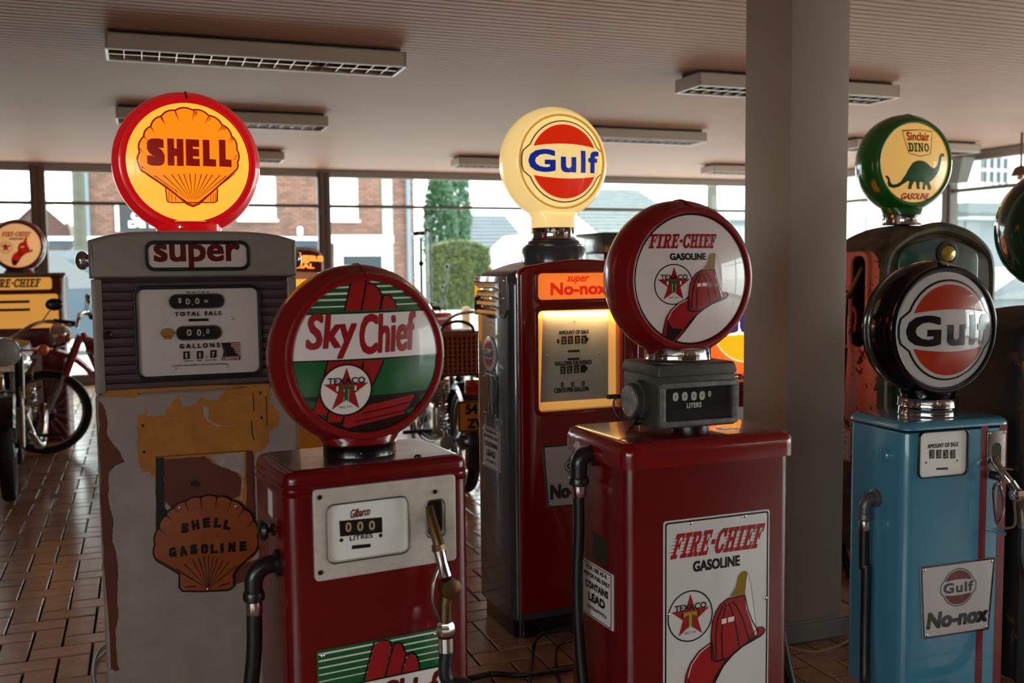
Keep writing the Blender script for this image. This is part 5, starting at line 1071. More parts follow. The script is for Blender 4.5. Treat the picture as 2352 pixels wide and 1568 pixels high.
dino = Ks((382, 562), (400, 555), (420, 575), (425, 605), (440, 625), (470, 625), (505, 605), (540, 555), (570, 500), (600, 455), (640, 438), (680, 440), (715, 460), (745, 490), (770, 500), (790, 480), (802, 440), (808, 400), (822, 382), (840, 382), (850, 395), (845, 412), (835, 405), (825, 415), (820, 460), (808, 510), (790, 545), (760, 585), (745, 600), (730, 605), (745, 650), (740, 670), (720, 668), (715, 640), (705, 625), (695, 645), (698, 665), (676, 665), (682, 610), (655, 605), (652, 640), (658, 662), (632, 662), (625, 605), (610, 605), (592, 640), (592, 662), (560, 660), (575, 600), (560, 600), (530, 620), (490, 645), (450, 655), (415, 645), (402, 620), (405, 590), (395, 575))
pr('dinosaur', poly2(dino), ink_dg, F6, fm(.0010), .03)

# ------------------------------------------------------------------ 7  dark rusty pump at the right edge
g_ = ray(2432, 527)*3.25; 
P = Pump('fuel_pump', 'dark rusty green pump with dark green globe, cut off by the right edge', g_.x, g_.y, -8)
w, d = .6, .5; fr = -d/2; gzc = g_.z+EYE; zt = gzc-.245
drust = M('dark_rust', '0f0c08', .6, col2='4a2c20', thr=.6, vscale=11, bump=.4, bscale=50, coat=0)
cab(P, w, d, 0, zt-.05, .1, drust, .05, crown=.05)
bm = NB(); tube(bm, [(-w/2+.03, fr+.03, 0), (-w/2+.03, fr+.03, zt-.16), (-w/2+.08, fr+.03, zt-.09), (0, fr+.02, zt-.06), (w/2-.08, fr+.03, zt-.09), (w/2-.03, fr+.03, zt-.16), (w/2-.03, fr+.03, 0)], .03, 10); mk('edge_roll', bm, M('rust_roll', '241c14', .4, coat=.4, var=.3), P.root)
mk('front_door', plate([rrect(w-.16, .8, .05, 6, 0, zt-.55)], .02, .006, fr), M('black_green', '07120c', .3, coat=.5, col2='0f2a18', vscale=14), P.root)
F7, fm = globe(P, gzc, .205, .16, .168, M('dark_green_globe', '06301a', .15, coat=1), M('lens_green_white', '9aa898', .2, coat=1), .03, neck=.08, seam=M('dark_green_globe'), nz=zt+.03)
collar(P, .084, zt-.01, zt+.036, brass)

# ------------------------------------------------------------------ 8  orange GULF globe pump behind Fire-Chief
g_ = ray(1694, 731)*4.05
P = Pump('fuel_pump', 'red pump with lit orange disc globe, half hidden behind the column', g_.x, g_.y, 2)
gzc = g_.z+EYE; zt = gzc-.235; w, d = .44, .34; fr = -d/2
cab(P, w, d, 0, zt, .03, red_p, .03)
lo = M('lit_orange_globe', 'ff7a14', .3, emit=1.6, ecol='ff5a20'); lo2 = M('lit_orange_lens', 'ffb428', .3, emit=1.5, ecol='ff9c14')
F8, fm = globe(P, gzc, .205, .14, .176, lo, lo2, .02, neck=.08, nz=zt+.02)
collar(P, .084, zt-.002, zt+.02)
pr('white_ring', ring2(circ(.174, 48, 0, gzc), circ(.170, 48, 0, gzc)), M('lit_white_print', 'fff2e0', .4, emit=1.2), F8, fm(.001), .03)
pr('letter_ground', text2('GULF', 0, gzc+.01, .30, .145, bold=.13), M('lit_white_print'), F8, fm(.001), .03)
pr('lettering', text2('GULF', 0, gzc+.01, .285, .125, bold=.06), M('lit_violet_print', '6a4aa0', .4, emit=.35, ecol='5a3a9a'), F8, fm(.0016), .03)
pr('dial_face', poly2(rrect(.3, .2, .02, 5, 0, zt-.2)), dialw, P.root, fy(fr-.001))

# ------------------------------------------------------------------ 9  lit Mobilgas pump in the distance
g_ = ray(690, 640)*5.7
P = Pump('fuel_pump', 'lit red and orange pump mostly hidden behind the peeling pump', g_.x-.13, g_.y, 1)
w, d = .62, .45; fr = -d/2
cab(P, w, d, 0, 1.2, .04, M('amber_enamel', 'c87818', .3, coat=.6), .03)
xr = P.f(750, 640, fr)[0]; z1 = P.f(690, 568, fr)[1]; z0 = P.f(690, 618, fr)[1]; zz0 = P.f(690, 641, fr)[1]
hd = [(xr, z0-.05), (xr, z1-.05), (xr-.02, z1-.02), (xr-.07, z1), (-xr+.07, z1+.01), (-xr+.02, z1-.02), (-xr, z1-.05), (-xr, z0-.05)]
hp = mk('head', plate([hd], .3, .012, .15), M('head_cream', 'b8a59c', .4, coat=.4), P.root)
pr('name_panel', poly2([(xr-.015, z0-.02), (xr-.015, z1-.06), (xr-.03, z1-.03), (xr-.08, z1-.015), (-xr+.08, z1-.01), (-xr+.015, z1-.05), (-xr+.015, z0)]), M('deep_red_panel', '5c0810', .3, emit=.05, ecol='80060c'), hp, fy(-.1515))
lm = M('lit_amber_letters', 'ffb050', .4, emit=1.3, ecol='ff9a3c')
pr('lettering', [tp(P, -.15, 'Mobilgas', 598, 579, 743, 603, bold=.06, rot=-3), tp(P, -.15, 'SPECIAL', 640, 604, 722, 616, bold=.07, rot=-2)], lm, hp, fy(-.152))
pr('dial_window', poly2([(-.24, .95), (.24, .95), (.24, zz0), (-.24, zz0)]), M('lit_amber_window', 'ffb428', .4, emit=1.1, ecol='ffa81e'), P.root, fy(fr-.002))

# ------------------------------------------------------------------ 10  lit Fire-Chief pump at far left
g_ = ray(41, 564)*7.6
P = Pump('fuel_pump', 'far red pump with lit fire-hat globe, lit name and dial windows, at the left edge', g_.x, g_.y, 0)
gzc = g_.z+EYE; w, d = .66, .45; fr = -d/2; zt = P.f(60, 629, fr)[1]
darkred = M('red_enamel_dark', '5c0a12', .3, coat=.6)
cab(P, w, d, 0, zt, .04, darkred, .04)
bm = NB(); box(bm, -w/2-.01, w/2+.01, fr-.01, fr+.06, zt-.018, zt+.008, .006, 2); mk('head_trim', bm, steel, P.root)
la = M('lit_amber_sign', 'f0b860', .4, emit=.6, ecol='f0a848')
x1 = P.f(119, 652, fr)[0]; a, b = P.f(60, 637, fr)[1], P.f(60, 665, fr)[1]
npn = pr('name_panel', poly2(rrect(2*x1, a-b, .02, 4, 0, (a+b)/2)), la, P.root, fy(fr-.004))
pr('lettering', sp(P, fr, 'FIRE-CHIEF', -25, 640, 95, 660, shear=.2), M('print_brown', '2c100a', .4), npn, fy(fr-.006))
x1 = P.f(136, 700, fr)[0]; a, b = P.f(60, 674, fr)[1], P.f(60, 755, fr)[1]
wpn = pr('dial_window', poly2(rrect(2*x1, a-b, .02, 4, 0, (a+b)/2)), la, P.root, fy(fr-.004))
mk('window_frame', plate([rrect(2*x1+.03, a-b+.03, .03, 5, 0, (a+b)/2), rrect(2*x1-.01, a-b-.01, .02, 5, 0, (a+b)/2)[::-1]], .012, .003, fr), darkred, P.root)
pr('counter_window', [poly2([(-x1*.8, a-k), (x1*.3, a-k), (x1*.3, a-k-.02), (-x1*.8, a-k-.02)]) for k in (.05, .11)], M('print_brown'), wpn, fy(fr-.006))
x1 = P.f(97, 850, fr)[0]; a, b = P.f(60, 814, fr)[1], P.f(60, 960, fr)[1]
sgn = mk('enamel_sign', plate([rrect(2*x1, a-b, .01, 3, 0, (a+b)/2)], .004, .001, fr-.001), M('sign_pale', 'a8a0a0', .4), P.root)
pr('lettering', slab2('FIRE-CHIEF', 0, a-.06, x1*1.6, .05), ink_dr, sgn, fy(fr-.006)); hat(sgn, .02, (a+b)/2-.02, .12, lambda o: fy(fr-.006-o))
lgl = M('lit_peach_lens', 'f0c890', .3, emit=.62, ecol='f0b070')
F10, fm = globe(P, gzc, .2, .13, .168, M('red_globe_dark', '6c0c14', .25, coat=.6, emit=.02), lgl, .025, neck=.09, nz=zt+.02)
li = (M('lit_dark_print', '1c0c08', .4), lgl, M('lit_hat_red', 'd01c0c', .4, emit=.35, ecol='d81c08'))
pr('lettering', [slab2('FIRE-CHIEF', .0, gzc+.085, .2, .036), ], M('lit_maroon_print'), F10, fm(.001)); pr('lettering_small', text2('GASOLINE', 0, gzc+.05, .1, .018, bold=.05), li[0], F10, fm(.001))
roundel(F10, -.075, gzc-.015, .045, fm, li[0], white=False, inks=li, o=.0014); hat(F10, .035, gzc-.045, .075, fm, inks=li, o=.003)
bm = NB(); lathe(bm, [(.12, zt-.01), (.1, zt+.03)], (0, 0, 0), 'z', 24); mk('collar', bm, brass, P.root)

# ------------------------------------------------------------------ 11  grey topped pump and glass cylinder pump
c = ray(1440, 540)*5.3
P = Pump('fuel_pump', 'grey topped pump hidden behind the big fire-hat globe', c.x, c.y, 0)
cab(P, .44, .4, 0, c.z+EYE-.04, .03, red_p, .02)
bm = NB(); box(bm, -.24, .24, -.21, .21, c.z+EYE-.1, c.z+EYE+.008, .01); mk('lid', bm, grey, P.root)
c = on_y(968, 640, 8.2)
P = Pump('cylinder_pump', 'old visible-gas pump with glass cylinder and black hook pipe, in the far window', c.x, 8.2, 0)
zz = lambda y: P.f(968, y, 0)[1]
bm = NB(); lathe(bm, [(.2, 0), (.2, .05), (.12, .08), (.1, zz(700)), (.13, zz(695))], (0, 0, 0), 'z', 20); mk('pedestal', bm, M('pedestal_dark', '2a2624', .4), P.root)
bm = NB(); lathe(bm, [(.065, zz(690)), (.065, zz(538))], (0, 0, 0), 'z', 24, caps=False); mk('glass_cylinder', bm, glass(), P.root)
bm = NB(); lathe(bm, [(.075, zz(541)), (.075, zz(533)), (.03, zz(530))], (0, 0, 0), 'z', 20); mk('top_cap', bm, blackp, P.root)
bm = NB(); lathe(bm, [(.078, zz(696)), (.078, zz(686))], (0, 0, 0), 'z', 20); mk('bottom_cap', bm, blackp, P.root)
for a in (.3, 1.87, 3.44, 5.0):
    bm = NB(); tube(bm, [(.07*cos(a), .07*sin(a), zz(690)), (.07*cos(a), .07*sin(a), zz(538))], .004, 6); mk('tie_rod', bm, blackp, P.root)
bm = NB(); tube(bm, [(0, 0, zz(690)), (0, 0, zz(545))], .014, 8); ball(bm, (0, 0, zz(605)), .025, 10); mk('gauge_rod', bm, blackp, P.root)
bm = NB(); tube(bm, catmull([(0.03, 0, zz(536)), (.05, 0, zz(529)), (.08, 0, zz(532)), (.085, 0, zz(560)), (.085, 0, zz(640)), (.085, 0, zz(700))], 5), .009, 8); mk('hook_pipe', bm, blackp, P.root)
# ================================================================== MOTORCYCLES
m_tyre = M('tyre', '0c0b0b', .6, bump=.3, bscale=120); m_black = M('bike_black', '0d0c0c', .25, coat=.6); m_alu = M('bike_aluminium', 'a8a29c', .25, metal=.9); m_redb = M('bike_red', '8a1210', .2, coat=.9); m_amber = M('amber_lens', 'd8601a', .2, coat=.6)
def wheel(par, x, r=.3, tw=.035):
    w_ = sub('wheel', par); w_.location = (x, 0, r)
    bm = NB(); lathe(bm, [(r-.06, -.016), (r-.045, -tw*.9), (r-.02, -tw), (r-.006, -tw*.6), (r, 0), (r-.006, tw*.6), (r-.02, tw), (r-.045, tw*.9), (r-.06, .016)], (0, 0, 0), 'y', 48, caps=False); mk('tyre', bm, m_tyre, w_)
    bm = NB(); lathe(bm, [(r-.062, -.02), (r-.05, -.022), (r-.06, -.008), (r-.066, 0), (r-.06, .008), (r-.05, .022), (r-.062, .02), (r-.07, 0)], (0, 0, 0), 'y', 48, caps=False); mk('rim', bm, m_alu, w_)
    bm = NB(); lathe(bm, [(.02, -.05), (.055, -.035), (.06, .03), (.02, .05)], (0, 0, 0), 'y', 24); mk('hub', bm, m_black, w_)
    bm = NB()
    for k in range(28):
        a = 2*PI*k/28; b = a+(.25 if k % 2 else -.25); s_ = .025 if k % 4 < 2 else -.025
        tube(bm, [(.05*cos(b), s_, .05*sin(b)), ((r-.06)*cos(a), 0, (r-.06)*sin(a))], .0016, 4)
    mk('spokes', bm, m_alu, w_, kind='stuff'); return w_
def fender(par, x, r, a0, a1, mat, wd=.055, name='fender', lift=0):
    bm = NB(); L = []
    for k in range(17):
        a = R_(a0+(a1-a0)*k/16); L.append([(x+(r+e)*cos(a), y_, .3+lift+(r+e)*sin(a)) for y_, e in ((-wd, -.03), (-wd*.8, 0), (0, .014), (wd*.8, 0), (wd, -.03), (wd*.75, -.012), (0, .006), (-wd*.75, -.012))])
    loft(bm, L); mk(name, bm, mat, par)
def bike(name, label, loc, yaw, body, fend, high=False, wb=1.16, basket=False, tank=None, fork_red=False, mirrors=True, seat_end=-1.28):
    t = thing(name, label, 'motorcycle', (loc[0], loc[1], 0), yaw)     # origin at front wheel contact, heading +x
    wheel(t, 0); wheel(t, -wb)
    if high: fender(t, .02, .39, 35, 200, fend, .06, lift=.06)
    else: fender(t, 0, .325, 30, 170, fend)
    fender(t, -wb, .33, 10, 200, fend, .06)
    for s_ in (-1, 1):
        bm = NB(); tube(bm, [(0, s_*.07, .3), (-.10, s_*.07, .52)], [.02, .022], 12); tube(bm, [(-.10, s_*.07, .52), (-.17, s_*.07, .68)], .017, 12); mk('fork_leg', bm, m_alu, t)
        bm = NB(); tube(bm, [(-.13, s_*.07, .56), (-.24, s_*.07, .84)], .026, 12); mk('fork_cover', bm, m_redb if fork_red else m_black, t)
    bm = NB(); tube(bm, catmull([(-.3, -.36, .98), (-.3, -.24, 1.0), (-.24, -.14, .98), (-.22, 0, .9), (-.24, .14, .98), (-.3, .24, 1.0), (-.3, .36, .98)], 5), .011, 10); mk('handlebar', bm, chrome, t)
    for s_ in (-1, 1):
        bm = NB(); tube(bm, [(-.3, s_*.26, 1.0), (-.31, s_*.38, .98)], .017, 12); mk('grip', bm, rubber, t)
        bm = NB(); tube(bm, catmull([(-.27, s_*.22, .995), (-.24, s_*.28, .99), (-.24, s_*.36, .965)], 5), .005, 6); mk('brake_lever', bm, chrome, t)
        if mirrors:
          bm = NB(); tube(bm, [(-.28, s_*.2, 1.0), (-.3, s_*.27, 1.1)], .004, 6); mr = mk('mirror_stem', bm, chrome, t)
          bm = NB(); ball(bm, (-.3, s_*.27, 1.1), .05, 14, (.3, 1, .75)); mk('mirror', bm, m_black, mr)
        bm = NB(); ball(bm, (-.16, s_*.2, .84), .032, 12, (.7, 1, 1)); tube(bm, [(-.18, s_*.09, .84), (-.16, s_*.2, .84)], .006, 6); mk('indicator', bm, m_amber, t)
    bm = NB(); lathe(bm, [(.085, 0), (.088, -.02), (.075, -.08), (.03, -.12)], (-.06, 0, .84), 'x', 24); hl_ = mk('headlamp', bm, chrome, t)
    bm = NB(); lathe(bm, [(.08, 0), (.06, .015), (.002, .02)], (-.06, 0, .84), 'x', 24); mk('headlamp_glass', bm, M('lamp_glass', 'b8bcc0', .1, coat=1), hl_)
    bm = NB(); tube(bm, [(-.26, 0, .86), (-.3, 0, .7), (-.42, 0, .34), (-.75, 0, .3)], .02, 10); tube(bm, [(-.26, 0, .82), (-.62, 0, .66), (-1.0, 0, .64)], .02, 10); tube(bm, [(-.75, 0, .3), (-.8, 0, .64)], .018, 10)
    for s_ in (-1, 1): tube(bm, [(-.75, s_*.05, .3), (-wb, s_*.07, .3)], .016, 8)
    mk('frame', bm, body, t)
    for s_ in (-1, 1):
        bm = NB(); tube(bm, [(-wb, s_*.11, .3), (-wb+.1, s_*.11, .62)], .012, 8); mk('shock', bm, chrome, t)
        bm = NB(); P_ = [(-wb+.035*cos(k*.9)+(.1*k/60), s_*.11+.022*sin(k*.9), .36+.2*k/60) for k in range(60)]; tube(bm, [(-wb+.02+.08*k/60+.022*cos(k*1.1), s_*.11+.022*sin(k*1.1), .36+.2*k/60) for k in range(60)], .004, 5); mk('spring', bm, chrome, t)
    bm = NB(); L = []
    for k in range(9):
        u = k/8; rr = sin(PI*min(max(u, .06), .94))**.5; L.append([(-.27-.38*u, .13*rr*cos(q), .75+.09*rr*sin(q)) for q in [2*PI*i/18 for i in range(18)]])
    loft(bm, L); mk('tank', bm, tank or body, t)
    bm = NB(); loft(bm, [[(x_, y_*k, z_) for y_, z_ in ((-.12, .77), (-.1, .83), (0, .85), (.1, .83), (.12, .77), (0, .75))] for x_, k in ((-.62, .6), (-.68, 1), (seat_end*.75, 1.1), (seat_end+.08, 1.05), (seat_end, .7))]); mk('seat', bm, M('seat_vinyl', '141110', .4), t)
    bm = NB(); box(bm, -.74, -.46, -.11, .11, .24, .46, .03, 3); root = mk('engine', bm, m_alu, t)
    bm = NB()
    for k in range(6): box(bm, -.56+.018*k*.3, -.38+.018*k*.3, -.08, .08, .44+.022*k, .45+.022*k, .003, 1)
    mk('cylinder_fins', bm, m_alu, root)
    bm = NB(); tube(bm, catmull([(-.42, .08, .42), (-.34, .12, .32), (-.5, .15, .24), (-1.0, .16, .26), (-1.45, .16, .34)], 6), [.02]*12+[.038]*13, 12); mk('exhaust', bm, chrome, t)
    bm = NB(); tube(bm, [(-.7, -.1, .28), (-.74, -.2, .02), (-.68, -.24, .008)], .012, 8); mk('kick_stand', bm, m_black, t)
    for s_ in (-1, 1):
        bm = NB(); tube(bm, [(-.6, s_*.1, .27), (-.6, s_*.28, .27)], .012, 8); mk('foot_rest', bm, rubber, t)
    bm = NB(); box(bm, -1.44, -1.41, -.05, .05, .60, .68, .01); mk('tail_lamp', bm, M('tail_red', 'a81c0c', .2, coat=.8), t)
    bm = NB(); box(bm, -1.5, -1.492, -.105, .105, .405, .575, .004, 1); pp_ = mk('number_plate', bm, M('plate_yellow', 'd8921c', .45), t)
    pr('plate_border', ring2(rrect(.205, .165, .01, 3, 0, .49), rrect(.19, .15, .008, 3, 0, .49)), ink_k, pp_, lambda u, v: (-1.501, -u, v))
    return t, pp_
bA = on_z(24, 1150, 0)
bike('motorcycle', 'black and chrome moped parked facing the camera at the left edge', bA, -86, m_black, m_black, tank=chrome)
bB = on_z(112, 1042, 0)
bike('motorcycle', 'motorcycle with raised red front fender and red fork, by the far lit pump', bB, 184, m_redb, m_redb, high=True, fork_red=True)
bC = on_z(1069, 1128, 0); ya = 84
tb, pp_ = bike('motorcycle', 'motorcycle with yellow number plate seen from behind between two pumps', (bC.x+1.16*cos(R_(ya)), bC.y+1.16*sin(R_(ya))), ya, m_black, m_black, mirrors=False, seat_end=-.9)
pr('plate_lettering', [text2('54', -.03, .53, .07, .058, bold=.06), text2('ZV', -.01, .45, .09, .055, bold=.06), text2('41', .065, .53, .05, .058, bold=.06)][:2], ink_k, pp_, lambda u, v: (-1.502, -u, v))
# wicker basket on its rack
c = on_y(1052, 810, bC.y+.12)
bt = thing('basket', 'orange-brown wicker basket carried on the rear of the motorcycle', 'basket', (c.x, c.y, c.z), -6)
wick = M('wicker', '9a4a14', .6, var=.3, vscale=40)
bm = NB(); box(bm, -.165, .165, -.1, .1, -.11, .10); mk('lining', bm, M('basket_lining', '2a1408', .7), bt)
bm = NB()
for k in range(9): box(bm, -.17, .17, -.106, -.1, -.115+.0265*k, -.115+.0265*k+.012, .002, 1)
for k in range(13): box(bm, -.17+.0275*k, -.17+.0275*k+.012, -.109, -.103, -.115, .11, .002, 1)
for k in range(9): box(bm, -.171, -.165, -.1, .1, -.115+.0265*k, -.115+.0265*k+.012, .002, 1)
mk('weave', bm, wick, bt, kind='stuff')
bm = NB(); tube(bm, [(a, b, .112) for a, b in rrect(.35, .22, .03, 4)], .01, 8, closed=True); mk('rim', bm, wick, bt)
bm = NB(); tube(bm, catmull([(-.1, 0, .11), (-.08, 0, .16), (0, 0, .185), (.08, 0, .16), (.1, 0, .11)], 5), .01, 8); mk('handle', bm, M('handle_brown', '3c2a1c', .5), bt)
bm = NB(); box(bm, -.14, .14, -.08, .08, -.13, -.112, .003); box(bm, -.12, -.1, -.05, .4, -.15, -.13); box(bm, .1, .12, -.05, .4, -.15, -.13); mk('rack', bm, m_black, bt)
bD = on_z(975, 1052, 0)
bike('motorcycle', 'chrome and black motorcycle half hidden behind the Sky Chief globe', (bD.x, bD.y+1.16), 90, m_black, M('bike_pinkish', '9c7a7c', .3, coat=.5), mirrors=False)
# red can on a low stool in the far window
c = on_y(1012, 735, 9.3)
t = thing('fuel_can', 'red metal fuel can with white band on the shelf by the far window', 'can', (c.x, c.y, 0), 5)
bm = NB(); box(bm, -.1, .1, -.06, .06, c.z-.09, c.z+.075, .012); mk('body', bm, M('can_red', 'b01818', .3, coat=.6), t)
bm = NB(); box(bm, -.101, .101, -.061, .061, c.z+.01, c.z+.025); mk('band', bm, ink_w, t)
bm = NB(); tube(bm, catmull([(-.05, 0, c.z+.07), (-.04, 0, c.z+.1), (.04, 0, c.z+.1), (.05, 0, c.z+.07)], 4), .007, 8); mk('handle', bm, chrome, t)
t2 = thing('shelf_stand', 'small dark stand carrying the red fuel can', 'stand', (c.x, c.y, 0), 5)
bm = NB(); box(bm, -.3, .3, -.15, .15, c.z-.115, c.z-.09, .003); mk('top', bm, m_frame, t2)
for sx in (-.27, .27):
    for sy_ in (-.12, .12):
        bm = NB(); box(bm, sx-.015, sx+.015, sy_-.015, sy_+.015, 0, c.z-.115); mk('leg', bm, m_frame, t2)
t = thing('hand_pump', 'black hand pump with forked lever standing in the far window', 'pump', on_z(1010, 850, 0), 0)
q_ = t.location; zf = lambda y: on_y(1018, y, q_.y).z; xf_ = lambda x: on_y(x, 700, q_.y).x-q_.x
bm = NB(); lathe(bm, [(.1, 0), (.1, .03), (.05, .06), (.04, zf(760))], (0, 0, 0), 'z', 16); mk('stand', bm, blackp, t)
bm = NB(); tube(bm, catmull([(xf_(1005), 0, zf(760)), (xf_(1012), 0, zf(705)), (xf_(1026), 0, zf(660)), (xf_(1028), 0, zf(618))], 5), .014, 8); ball(bm, (xf_(1028), 0, zf(612)), .03, 10); mk('lever', bm, blackp, t)
bm = NB(); tube(bm, [(xf_(1026), 0, zf(705)), (xf_(1016), 0, zf(665))], .012, 8); ball(bm, (xf_(1017), 0, zf(658)), .026, 10); mk('fork', bm, blackp, t)

# cables on the floor
def cable(name, pts, r, mat, label):
    bm = NB(); tube(bm, catmull(pts, 8), r, 8); return tag(mk(name, bm, mat), label, 'cable')
Z = lambda x, y, z=.012: tuple(on_z(x, y, z))
cable('cable', [Z(1060, 1560), Z(1090, 1555), Z(1130, 1547), Z(1180, 1550), Z(1230, 1547), Z(1290, 1538), Z(1340, 1530), Z(1420, 1520)], .009, rubber, 'thick black cable lying across the pavers in front of the tall grey and red pump')
cable('cable', [Z(1215, 1590), Z(1222, 1520), Z(1227, 1482, .03), Z(1240, 1460, .1), Z(1275, 1448, .12), Z(1330, 1444, .12), Z(1400, 1450, .06)], .006, rubber, 'thin black cable looping up at the base of the grey and red pump')
cable('cable', [Z(1290, 1585), Z(1278, 1530), Z(1280, 1490, .04), Z(1300, 1474, .07), Z(1340, 1470, .07), Z(1400, 1480, .03)], .005, M('cable_brown', '3a1410', .4), 'thin dark red cable looping beside the black hose of the fire-hat pump')
cable('cable', [Z(1800, 1480), Z(1830, 1490), Z(1870, 1496), Z(1910, 1488), Z(1950, 1470), Z(2010, 1440)], .004, M('cable_pale', 'a88a70', .4), 'thin pale cable sagging on the floor in front of the column')
cable('cable', [Z(228, 1600), Z(216, 1560), Z(218, 1520), Z(232, 1492), Z(262, 1478), Z(330, 1470)], .006, rubber, 'thin black cable curling out from under the peeling cream pump')

# ================================================================== OUTSIDE
GZ = -.3
bm = NB(); box(bm, -60, 90, WY+.25, 120, GZ-.2, GZ); box(bm, WX+.3, 90, -40, WY+.25, GZ-.2, GZ); mk('floor_street', bm, M('street_paving', 'dcdcd8', .7, var=.05, vscale=1.5), kind='structure')
bm = NB(); box(bm, -60, WX+.3, -40, BY-.25, GZ-.2, GZ); box(bm, -60, LX-.25, BY-.25, WY+.25, GZ-.2, GZ); mk('floor_yard', bm, M('yard_asphalt', '565450', .8, var=.1, vscale=2), kind='structure')  # unseen dark ground, added to cut light bouncing up to the ceiling
bk = M('outdoor_brick', '6a4b40', .8, var=.15, vscale=3, island=.25); mor = M('mortar', '6a5a52', .9); owh = M('window_blind_white', 'e6e8e4', .5); ogl = M('far_glass', '2c363e', .15, coat=.6)
Y0 = 30
def ox(px, py=500, y=Y0): return on_y(px, py, y).x
def oz(py, px=700, y=Y0): return on_y(px, py, y).z
B = thing('brick_building', 'red-brown brick building with white windows across the street', 'building')
xa, xb = ox(188), ox(952); wins = [(ox(548), ox(634), oz(505), oz(380)), (ox(757), ox(822), oz(505), oz(380)), (ox(878), ox(901), oz(720), oz(300)), (ox(765), ox(893), GZ, oz(540)), (ox(265), ox(273), oz(532), oz(470)), (ox(278), ox(396), oz(532), oz(476)), (ox(115), ox(738), oz(574), oz(546)), (ox(140), ox(520), GZ+.7, oz(574)), (ox(600), ox(735), GZ+.5, oz(574))]
bm = NB(); box(bm, xa, xb, Y0+.03, Y0+8, GZ, 7.5); mk('wall', bm, mor, B)
bm = NB(); ch, bl = .0775, .225; z = GZ; r_ = 0
ztop = oz(370)
while z < ztop:
    x = xa-(bl/2 if r_ % 2 else 0)
    while x < xb:
        a_, b_ = max(x, xa), min(x+bl-.012, xb); cxm, czm = (a_+b_)/2, z+ch/2
        if b_-a_ > .03 and not any(w0-.05 < cxm < w1+.05 and h0 < czm < h1 for w0, w1, h0, h1 in wins):
            y_ = Y0+random.uniform(-.004, .004)
            v = [bm.verts.new(p) for p in ((a_, y_, z), (b_, y_, z), (b_, y_, z+ch-.012), (a_, y_, z+ch-.012), (a_, Y0+.03, z), (b_, Y0+.03, z), (b_, Y0+.03, z+ch-.012), (a_, Y0+.03, z+ch-.012))]
            for f in ((0, 1, 2, 3), (3, 2, 6, 7), (0, 4, 5, 1), (1, 5, 6, 2), (0, 3, 7, 4)): bm.faces.new([v[i] for i in f])
        x += bl
    z += ch; r_ += 1
mk('bricks', bm, bk, B, smooth=0, kind='stuff')
for k, (w0, w1, h0, h1) in enumerate(wins[:2]):
    bm = NB(); box(bm, w0, w1, Y0-.05, Y0+.05, h0, h1, .02, 1); wn_ = mk('window', bm, owh, B); bm = NB(); box(bm, w0-.05, w1+.05, Y0-.12, Y0+.02, h0-.06, h0); mk('window_ledge', bm, owh, wn_)
w0, w1, h0, h1 = wins[2]; bm = NB(); box(bm, w0, w1, Y0-.04, Y0+.05, h0, h1); mk('white_pilaster', bm, M('pilaster', '8c9296', .5), B)
w0, w1, h0, h1 = wins[3]; bm = NB(); box(bm, w0, w0+.25, Y0-.1, Y0, h0, h1); box(bm, w1-.25, w1, Y0-.1, Y0, h0, h1); box(bm, w0-.1, w1+.1, Y0-.18, Y0, h1-.25, h1, .02, 1); box(bm, w0, w1, Y0-.08, Y0, h1-.62, h1-.25); df_ = mk('door_frame', bm, M('door_white', 'd8d8d4', .5), B)
bm = NB(); box(bm, w0+.25, w1-.25, Y0-.03, Y0, h0, h1-.6); mk('door_glass', bm, ogl, df_)
w0, w1, h0, h1 = wins[5]; bm = NB(); box(bm, w0, w1, Y0-.06, Y0+.02, h0, h1); cf = mk('cafe_sign', bm, M('cafe_board', '161c22', .5), B)
pr('lettering', [text2('CAFE', ox(341), oz(499), ox(379)-ox(301), oz(490)-oz(507), bold=.05), text2('DE SMID', ox(354), oz(517), ox(413)-ox(296), oz(510)-oz(524), bold=.05)], M('sign_letter_white', 'f2f2ee', .5), cf, fy(Y0-.07))
w0, w1, h0, h1 = wins[4]; bm = NB(); box(bm, w0, w1, Y0-.06, Y0+.02, h0, h1); mk('white_post', bm, owh, B)
w0, w1, h0, h1 = wins[6]; bm = NB(); box(bm, w0, w1, Y0-.9, Y0, h0+.08, h1-.1, .02, 1); aw = mk('awning', bm, M('awning_blue', '1a2c38', .6), B); bm = NB(); box(bm, w0-.05, w1+.05, Y0-.95, Y0, h1-.1, h1); mk('awning_edge', bm, M('awning_white', 'c8d4dc', .5), aw)
for w0, w1, h0, h1 in wins[7:]:
    bm = NB(); box(bm, w0, w1, Y0-.02, Y0+.03, h0, h1); sf = mk('shop_front', bm, ogl, B)
    n_ = max(2, int((w1-w0)/1.1))
    for i in range(n_+1):
        bm = NB(); x = w0+(w1-w0)*i/n_; box(bm, x-.04, x+.04, Y0-.06, Y0, h0, h1); mk('mullion', bm, owh, sf)
for px in (201, 936):
    bm = NB(); lathe(bm, [(.07, GZ), (.07, 6)], (ox(px), Y0-.12, 0), 'z', 12); mk('downpipe', bm, M('pipe_blue_grey', '5c6a76', .4), B)
bm = NB(); box(bm, ox(681), ox(693), Y0-.2, Y0, oz(541), oz(521), .05, 2); mk('wall_lamp', bm, owh, B)
